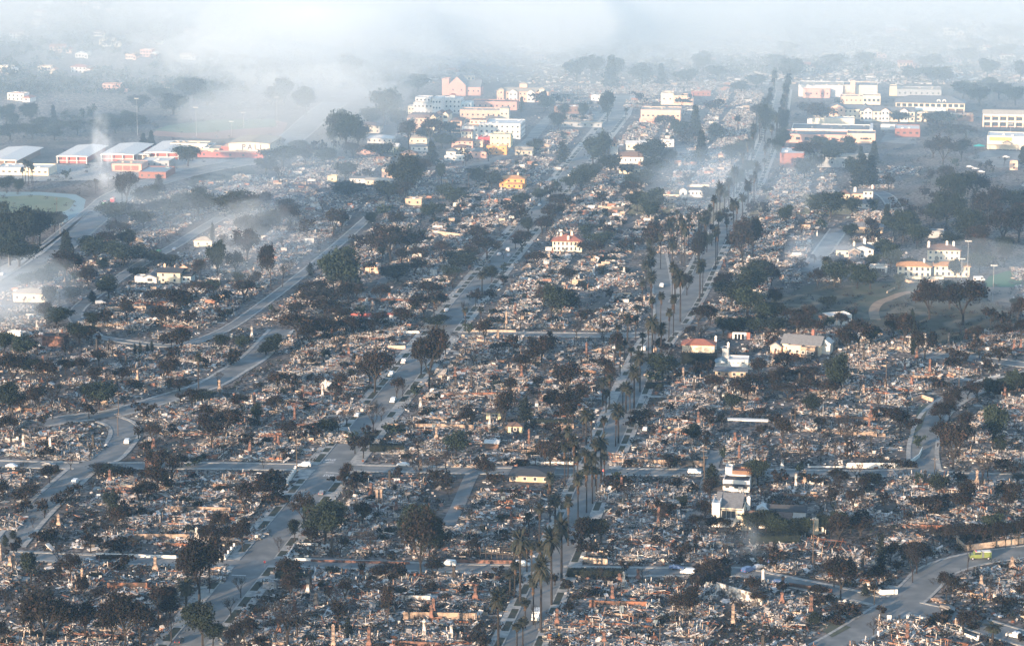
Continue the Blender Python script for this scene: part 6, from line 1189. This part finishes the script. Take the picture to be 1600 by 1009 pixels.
# ------------------------------------------------------------------ poles, lights, signs
def pole(px, py, hpx, label, kind='utility_pole', mt='pole_wood', group='utility poles'):
    p = at(px, py); h = hpx/ppm(p); e = link(kind, None, None, p, GRIDROT); props(e, label, 'pole', group)
    q = MB(); q.tube((0,0,-.3),(0,0,h),.17,.11,8); link('post', q.mesh('post',[mt]), e)
    if kind == 'utility_pole':
        q = MB(); q.bx(-1.2,1.2,-.06,.06,h-.9,h-.75); link('crossarm', q.mesh('crossarm',[mt]), e)
        for x in (-1.1,-.5,.5,1.1): q = MB(); q.tube((x,0,h-.75),(x,0,h-.55),.05,.03,6); link('insulator', q.mesh('insulator',['white']), e)
    elif kind == 'floodlight_mast':
        q = MB(); q.bx(-1.6,1.6,-.1,.1,h-.15,h); link('crossarm', q.mesh('crossarm',[mt]), e)
        for x in (-1.3,-.45,.45,1.3): q = MB(); q.box((x,-.25,h+.1),(.6,.4,.5)); link('floodlight', q.mesh('floodlight',['roof_white']), e)
    elif kind == 'street_lamp':
        q = MB(); q.tube((0,0,h),(1.6,0,h+.3),.07,.05,6); link('arm', q.mesh('arm',[mt]), e); q = MB(); q.box((1.8,0,h+.28),(.7,.3,.16)); link('lamp_head', q.mesh('lamp_head',['roof_white']), e)
for a in ((185.6,650,40,'utility pole at the T-junction of the diagonal street, upper of two'),(184.5,681,38,'utility pole on the winding street bend, lower of two'),(310,610,35,'tall pole among bare trees by the diagonal street'),(464,742,60,'thin dark pole behind the white suv at the avenue corner'),(1498,613,38,'utility pole beside the curving street'),(1460,745,32,'utility pole at the curving street junction'),(1242,663,30,'utility pole, right of two, in the rubble at right'),(1236,668,24,'shorter utility pole, left of two, in the rubble at right'),(1366,945,28,'thin dark pole by the lower right junction'),(1100,765,55,'pole between the middle street and side alley'),(1099,738,45,'thin pole behind the white suv on the middle street'),(94,485,30,'pole beside the left side street'),(267,372,26,'pole in the smoky left rubble'),(89,338,30,'dark pole on the verge of the boulevard'),(1270,880,75,'burnt utility pole in the lower right lots'),(1384,610,48,'dark pole in the right rubble near the curving street'),(1031,1003,30,'short pole in the bottom lots right of palms'),(677,345,28,'pale pole amid the upper rubble left of the avenue'),(732,300,30,'white pole beside the burnt plot left of the orange house'),(1579,875,0.1,'')):
    if a[3]: pole(*a)
for a in ((215,212,58,'floodlight mast behind the school, leftmost'),(307,213,45,'floodlight mast at the edge of the far sports field'),(362,214,24,'short mast beside the red running track'),(381,201,25,'faint floodlight mast at the far side of the sports field'),(1351,938,1,''),(1511,438,62,'tall floodlight mast right of the red-tiled villas'),(1502,437,33,'shorter mast beside the tall one by the villas'),(1551,470,56,'floodlight mast at the edge of the bright green ball field'),(479,172,28,'left of two white masts in the smoke above the boulevard'),(486,172,28,'right of two white masts in the smoke above the boulevard'),(433,200,48,'faint white mast right of the sports field'),(1600-22,222,28,'mast in front of the cream grocery store')):
    if a[3]: pole(*a, kind='floodlight_mast', mt='pole_steel', group='floodlight masts')
for a in ((94,366,17,'street lamp with white sign on the boulevard verge'),(57,391,22,'street lamp midway on the boulevard verge'),(14,418,26,'street lamp at the lower end of the boulevard verge'),(1286,650,22,'street lamp in the dark grove below the gabled house')):
    pole(*a, kind='street_lamp', mt='pole_steel', group='street lamps')
def stop_sign(px, py, label):
    p = at(px, py); e = link('stop_sign', None, None, p, GRIDROT); props(e, label, 'road sign', 'stop signs')
    q = MB(); q.tube((0,0,-.2),(0,0,2.6),.04,.04,6); link('post', q.mesh('post',['pole_steel']), e)
    q = MB(); q.prism([(.45*math.cos(pi/8+k*pi/4), 2.75+.45*math.sin(pi/8+k*pi/4)) for k in range(8)], -.06, -.045, 'y'); link('plate', q.mesh('plate',['sign_red']), e)
    c = bpy.data.curves.new('t','FONT'); c.body = 'STOP'; c.size = .33; c.align_x = 'CENTER'; c.align_y = 'CENTER'; c.extrude = .004
    o = bpy.data.objects.new('t', c); col.objects.link(o); bpy.context.view_layer.update(); me = bpy.data.meshes.new_from_object(o.evaluated_get(bpy.context.evaluated_depsgraph_get())); bpy.data.objects.remove(o)
    me.materials.clear(); me.materials.append(M['white']); o = link('lettering', me, e, (0,-.068,2.75)); o.rotation_euler = (pi/2,0,0)
stop_sign(414,890,'red stop sign at the right corner of the avenue and lower cross street'); stop_sign(943,746,'red stop sign beside the palm avenue at the middle street')
p = at(1530,233); e = link('canopy_tent', None, None, p, GRIDROT); props(e, 'turquoise canopy tent at the edge of the right car park', 'tent')
q = MB(); q.add([(-4,-3,2.2),(4,-3,2.2),(4,3,2.2),(-4,3,2.2),(0,0,3.6)], [(0,1,4),(1,2,4),(2,3,4),(3,0,4),(3,2,1,0)]); link('canopy', q.mesh('canopy',['tarp']), e)
for x in (-3.8,3.8):
    for y in (-2.8,2.8): q = MB(); q.tube((x,y,0),(x,y,2.25),.05,.05,6); link('leg', q.mesh('leg',['pole_steel']), e)
# ------------------------------------------------------------------ labels that single each thing out
LM = [('painted STOP crossroads',500,728),('lower avenue crossroads',400,880),('lower palm crossroads',865,885),('middle palm crossroads',935,735),('upper cross street corner',712,518),('palm avenue fork',1045,508),('orange house',800,285),
 ('white church',985,250),('red-roofed cream house',886,382),('long white house',1086,302),('PALI gymnasium',386,236),('lime fire engine',1531,868),('lower right junction',1406,945),('cream modern house',1145,800),('white box house',1314,492),
 ('red-tiled villas',1450,418),('big gabled house',1247,540),('burgundy-roofed house',1090,540),('long white street wall',1360,728),('curving street bend',1445,670),('tall tan chimney bottom right',1145,960),('white corner planter',465,865),
 ('winding street bend',195,685),('diagonal street junction',180,645),('cream dark-roofed house',258,432),('boulevard trucks',170,318),('sports field',60,320),('brick store',1237,250),('peach arcade',1568,190),('biggest white block',765,205),('mansard block',660,195),
 ('far peach school',816,150),('hazy stucco block',1034,180),('supermarket',1305,140),('scorched brick shell',84,530),('bottom left corner',40,980),('bottom avenue end',290,990),('white box truck',838,960),('brick hut',236,722),('peach garage',771,648),
 ('parked white station wagon',701,880),('small peach house',584,418),('hillside white house',1338,306),('green ball field',1570,440),('far right street',1560,575),('orange retaining wall',605,470),('left edge pale house',45,465),('burnt timber frame',781,868),('avenue pickup',547,677),
 ('upper avenue pair of cars',787,396),('red brick street wall',560,880),('parked suv on palm avenue',1006,545),('tall tan house',607,270),('long orange left wall',213,477),('steel truss ruin',1284,852),('two dark pines',230,222),('red chimney bottom right',1417,990),
 ('alley wreck',720,795),('side alley',1100,770),('dark white-chimney ruin',394,520),('tall isolated palm',310,600),('hill street',1290,385),('hazy hillside top',300,30),('smoke bank',620,80),('pale hillside top right',1400,50),('grey arcade building',1458,165)]
ORD = ['nearest','second nearest','third nearest','fourth nearest','fifth nearest','sixth nearest','seventh nearest','eighth nearest','ninth nearest','tenth nearest']
buck = {}
for o, desc, px, py in AUTO:
    l = min(LM, key=lambda q: (q[1]-px)**2+((q[2]-py)*1.5)**2); dx, dy = px-l[1], (py-l[2])*1.5
    dr = ('left of' if dx < 0 else 'right of') if abs(dx) > abs(dy) else ('beyond' if dy < 0 else 'in front of')
    buck.setdefault((desc, dr, l[0]), []).append(((dx*dx+dy*dy), o))
for (desc, dr, l), L in buck.items():
    L.sort(key=lambda q: q[0])
    for k, (d, o) in enumerate(L):
        s = f'{desc} {dr} the {l}' if len(L) == 1 else f'{desc}, {ORD[min(k,9)]} {dr} the {l}' if k < 10 else f'{desc}, place {k+1} {dr} the {l}'
        o['label'] = s
for o in bpy.data.objects:                       # an idle group on a one-off is harmless; keep labels within 16 words
    if o.parent is None and 'label' in o and len(o['label'].split()) > 16: o['label'] = ' '.join(o['label'].split()[:16])
# ------------------------------------------------------------------ smoke and haze
def smoke(name, label, c, size, dens, scale, seed, lo=.42, hi=.75, colr=(.86,.93,1.0), blow=0.0, bank=False):
    me = bpy.data.meshes.new(name); b = MB(); b.box((0,0,0),(2,2,2)); me = b.mesh(name, ['white']); m = bpy.data.materials.new(name); m.use_nodes = True; t = m.node_tree; t.nodes.clear()
    out = t.nodes.new('ShaderNodeOutputMaterial'); v = t.nodes.new('ShaderNodeVolumePrincipled'); t.links.new(v.outputs[0], out.inputs['Volume'])
    v.inputs['Color'].default_value = (*colr, 1); v.inputs['Anisotropy'].default_value = blow
    tc = t.nodes.new('ShaderNodeTexCoord'); ln = t.nodes.new('ShaderNodeVectorMath'); ln.operation = 'LENGTH'; t.links.new(tc.outputs['Object'], ln.inputs[0])
    mp = t.nodes.new('ShaderNodeMapping'); mp.inputs['Scale'].default_value = tuple(s/100 for s in size); mp.inputs['Location'].default_value = (seed*3.1, seed*1.7, seed*.9); t.links.new(tc.outputs['Object'], mp.inputs[0])
    n = t.nodes.new('ShaderNodeTexNoise'); n.inputs['Scale'].default_value = scale; n.inputs['Detail'].default_value = 4; n.inputs['Roughness'].default_value = .6; n.inputs['Distortion'].default_value = .6; t.links.new(mp.outputs[0], n.inputs['Vector'])
    r1 = t.nodes.new('ShaderNodeMapRange'); r1.interpolation_type = 'SMOOTHSTEP'; r1.inputs[1].default_value = 1.0; r1.inputs[2].default_value = .25; t.links.new(ln.outputs['Value'], r1.inputs[0])
    if bank:            # a layer that thickens with distance up the slope and thins towards its top
        sx = t.nodes.new('ShaderNodeSeparateXYZ'); t.links.new(tc.outputs['Object'], sx.inputs[0])
        ry = t.nodes.new('ShaderNodeMapRange'); ry.interpolation_type = 'SMOOTHSTEP'; ry.inputs[1].default_value = -1; ry.inputs[2].default_value = -.5; t.links.new(sx.outputs['Y'], ry.inputs[0])
        rz_ = t.nodes.new('ShaderNodeMapRange'); rz_.interpolation_type = 'SMOOTHSTEP'; rz_.inputs[1].default_value = .9; rz_.inputs[2].default_value = -.2; t.links.new(sx.outputs['Z'], rz_.inputs[0])
        r1 = t.nodes.new('ShaderNodeMath'); r1.operation = 'MULTIPLY'; t.links.new(ry.outputs[0], r1.inputs[0]); t.links.new(rz_.outputs[0], r1.inputs[1])
    r2 = t.nodes.new('ShaderNodeMapRange'); r2.inputs[1].default_value = lo; r2.inputs[2].default_value = hi; t.links.new(n.outputs['Fac'], r2.inputs[0])
    a = t.nodes.new('ShaderNodeMath'); a.operation = 'MULTIPLY'; t.links.new(r1.outputs[0], a.inputs[0]); t.links.new(r2.outputs[0], a.inputs[1])
    d = t.nodes.new('ShaderNodeMath'); d.operation = 'MULTIPLY'; d.inputs[1].default_value = dens; t.links.new(a.outputs[0], d.inputs[0]); t.links.new(d.outputs[0], v.inputs['Density'])
    me.materials.clear(); me.materials.append(m); o = link(name, me, None, c, GRIDROT, size); props(o, label, 'smoke', 'drifting smoke', 'stuff'); return o
def gp(px, py, z): p = at(px, py); return (p.x, p.y, p.z+z)
BANK = -.1
def layer(label, y0, dens, top, c):          # even smoke that begins some way up the district; its depth makes far things fade
    b = MB(); b.bx(-2590+y0*.01, 2590-y0*.01, y0, 5290-y0*.01, -.9+y0*.0001, top); o = link('distant_smoke', b.mesh('distant_smoke', ['white'])); m = bpy.data.materials.new('distant_smoke'); m.use_nodes = True; t = m.node_tree; t.nodes.clear()
    out = t.nodes.new('ShaderNodeOutputMaterial'); v = t.nodes.new('ShaderNodeVolumePrincipled'); t.links.new(v.outputs[0], out.inputs['Volume']); v.inputs['Density'].default_value = dens; v.inputs['Color'].default_value = (*c, 1); v.inputs['Anisotropy'].default_value = BANK
    o.data.materials.clear(); o.data.materials.append(m); props(o, label, 'smoke', 'drifting smoke', 'stuff')
def billow(label, c, size, dens, col_, seed):   # lumpy cloud of even smoke: thin at its rim because one looks through less of it
    bm_ = bpy.data.meshes.new('smoke_bank'); import bmesh
    bm = bmesh.new(); bmesh.ops.create_icosphere(bm, subdivisions=4, radius=1.0)
    from mathutils import noise
    for v_ in bm.verts: n_ = v_.co.normalized(); v_.co = n_*(1+.28*noise.noise(n_*1.7+Vector((seed,0,0)))+.12*noise.noise(n_*4+Vector((0,seed,0))))
    bm.to_mesh(bm_); bm.free(); m = bpy.data.materials.new('smoke_bank'); m.use_nodes = True; t = m.node_tree; t.nodes.clear()
    out = t.nodes.new('ShaderNodeOutputMaterial'); v = t.nodes.new('ShaderNodeVolumePrincipled'); t.links.new(v.outputs[0], out.inputs['Volume']); v.inputs['Density'].default_value = dens; v.inputs['Color'].default_value = (*col_, 1); v.inputs['Anisotropy'].default_value = BANK
    bm_.materials.append(m); o = link('smoke_bank', bm_, None, c, GRIDROT, size); props(o, label, 'smoke', 'drifting smoke', 'stuff')
billow('thick white smoke over the slope at top, left of centre', gp(560,70,40), (230,230,85), .0028, (.93,.97,1), 1)
billow('white smoke low on the slope behind the mansard block', gp(480,125,25), (120,130,45), .0030, (.92,.97,1), 2)
billow('bright smoke over the slope at top centre', gp(800,50,50), (240,220,85), .0032, (.93,.97,1), 3)
billow('pale smoke above the far end of the avenue', gp(960,75,35), (170,170,60), .0022, (.90,.96,1), 4)
billow('bright smoke in the top left corner', gp(60,20,60), (260,230,90), .0012, (.96,.97,.98), 5)
billow('smoke over the top right slope', gp(1330,30,60), (260,220,80), .0020, (.90,.96,1), 6)
billow('thin smoke lying over the far left playing fields', gp(330,165,20), (170,130,34), .0009, (.88,.95,1), 7)
billow('thin smoke in the canyon road beyond the gymnasium', gp(470,215,18), (90,110,32), .0022, (.88,.95,1), 8)
B_ = (.66,.83,1)
for lab, px, py, z, sz, dn, sd in (('blue-grey smoke wisp over the rubble below the upper left street',380,385,10,(26,60,15),.0020,11),('low smoke tongue crossing the left side street',318,345,12,(70,30,14),.0018,12),
  ('smoke drift left of the large dark trees at centre left',455,300,14,(60,80,18),.0015,13),('smoke haze lying along the far palm avenue',1150,320,14,(60,90,20),.0016,15),
  ('smoke rising from the lots at the left edge',20,500,12,(30,50,18),.0040,17),('smoke between the boulevard and the left side street',215,365,10,(45,40,14),.0022,18),
  ('smoke strand by the large dark tree pair at centre left',420,430,10,(30,55,12),.0020,19),('smoke above the lots at the foot of the hill street',1285,420,8,(22,34,11),.0032,20),('smoke over the dark wood at the right edge',1560,470,12,(60,60,16),.0018,21)):
    billow(lab, gp(px, py, z), sz, dn, B_, sd)
layer('faint blue smoke over the upper burnt streets', 1150, .00014, 240, (.44,.70,1))
layer('pale blue smoke over the village, school and shops', 1500, .00032, 243, (.58,.80,1))
layer('whitish smoke in front of the far slopes', 2050, .0016, 255, (.86,.94,1))
layer('dense white smoke lying on the far slopes', 2200, .0032, 258, (.92,.97,1))
smoke('smoke_plume', 'white smoke column rising beside the school halls', gp(162,306,26), (9,8,34), .13, 8.0, 5, .40, .64)
smoke('smoke_plume', 'smoke drifting from the foot of the white column over the boulevard', gp(185,312,9), (34,16,12), .012, 5, 6, .40, .65)
smoke('smoke_plume', 'grey-blue smoke wisps over the rubble left of the upper left street', gp(375,395,14), (60,90,24), .0060, 3.0, 7, .46, .64)
smoke('smoke_plume', 'smoke hanging over the left side streets', gp(300,330,20), (100,90,22), .0022, 1.8, 8, .44, .66)
smoke('smoke_plume', 'smoke at the left edge in front of the pale house', gp(-15,505,10), (42,50,20), .0090, 3.5, 9, .42, .66)
smoke('smoke_plume', 'bluish smoke over the hill street', gp(1290,415,8), (26,40,12), .0080, 4.5, 10, .44, .64, (.55,.76,1))
smoke('smoke_plume', 'small blue smoke plume beside the cream modern house', gp(1160,872,6), (13,12,9), .022, 9.0, 11, .46, .64, (.7,.85,1))
smoke('smoke_plume', 'blue smoke drifting over the palms below the long white house', gp(1130,330,22), (80,90,22), .0018, 1.8, 12, .44, .68, (.55,.76,1))
hz = MB(); hz.bx(-2600,2600,-420,5300,-1.0,262); hz = link('haze', hz.mesh('haze', ['white'])); m = bpy.data.materials.new('haze'); m.use_nodes = True; t = m.node_tree; t.nodes.clear()
out = t.nodes.new('ShaderNodeOutputMaterial'); v = t.nodes.new('ShaderNodeVolumePrincipled'); t.links.new(v.outputs[0], out.inputs['Volume']); v.inputs['Density'].default_value = HAZE_D; v.inputs['Color'].default_value = (.30,.60,1.0,1); v.inputs['Anisotropy'].default_value = -.1
hz.data.materials.clear(); hz.data.materials.append(m); props(hz, 'pale blue haze filling the air over the whole burnt district', 'haze', None, 'stuff')

print('COUNTS', {k: len(v) for k, v in byk.items()})
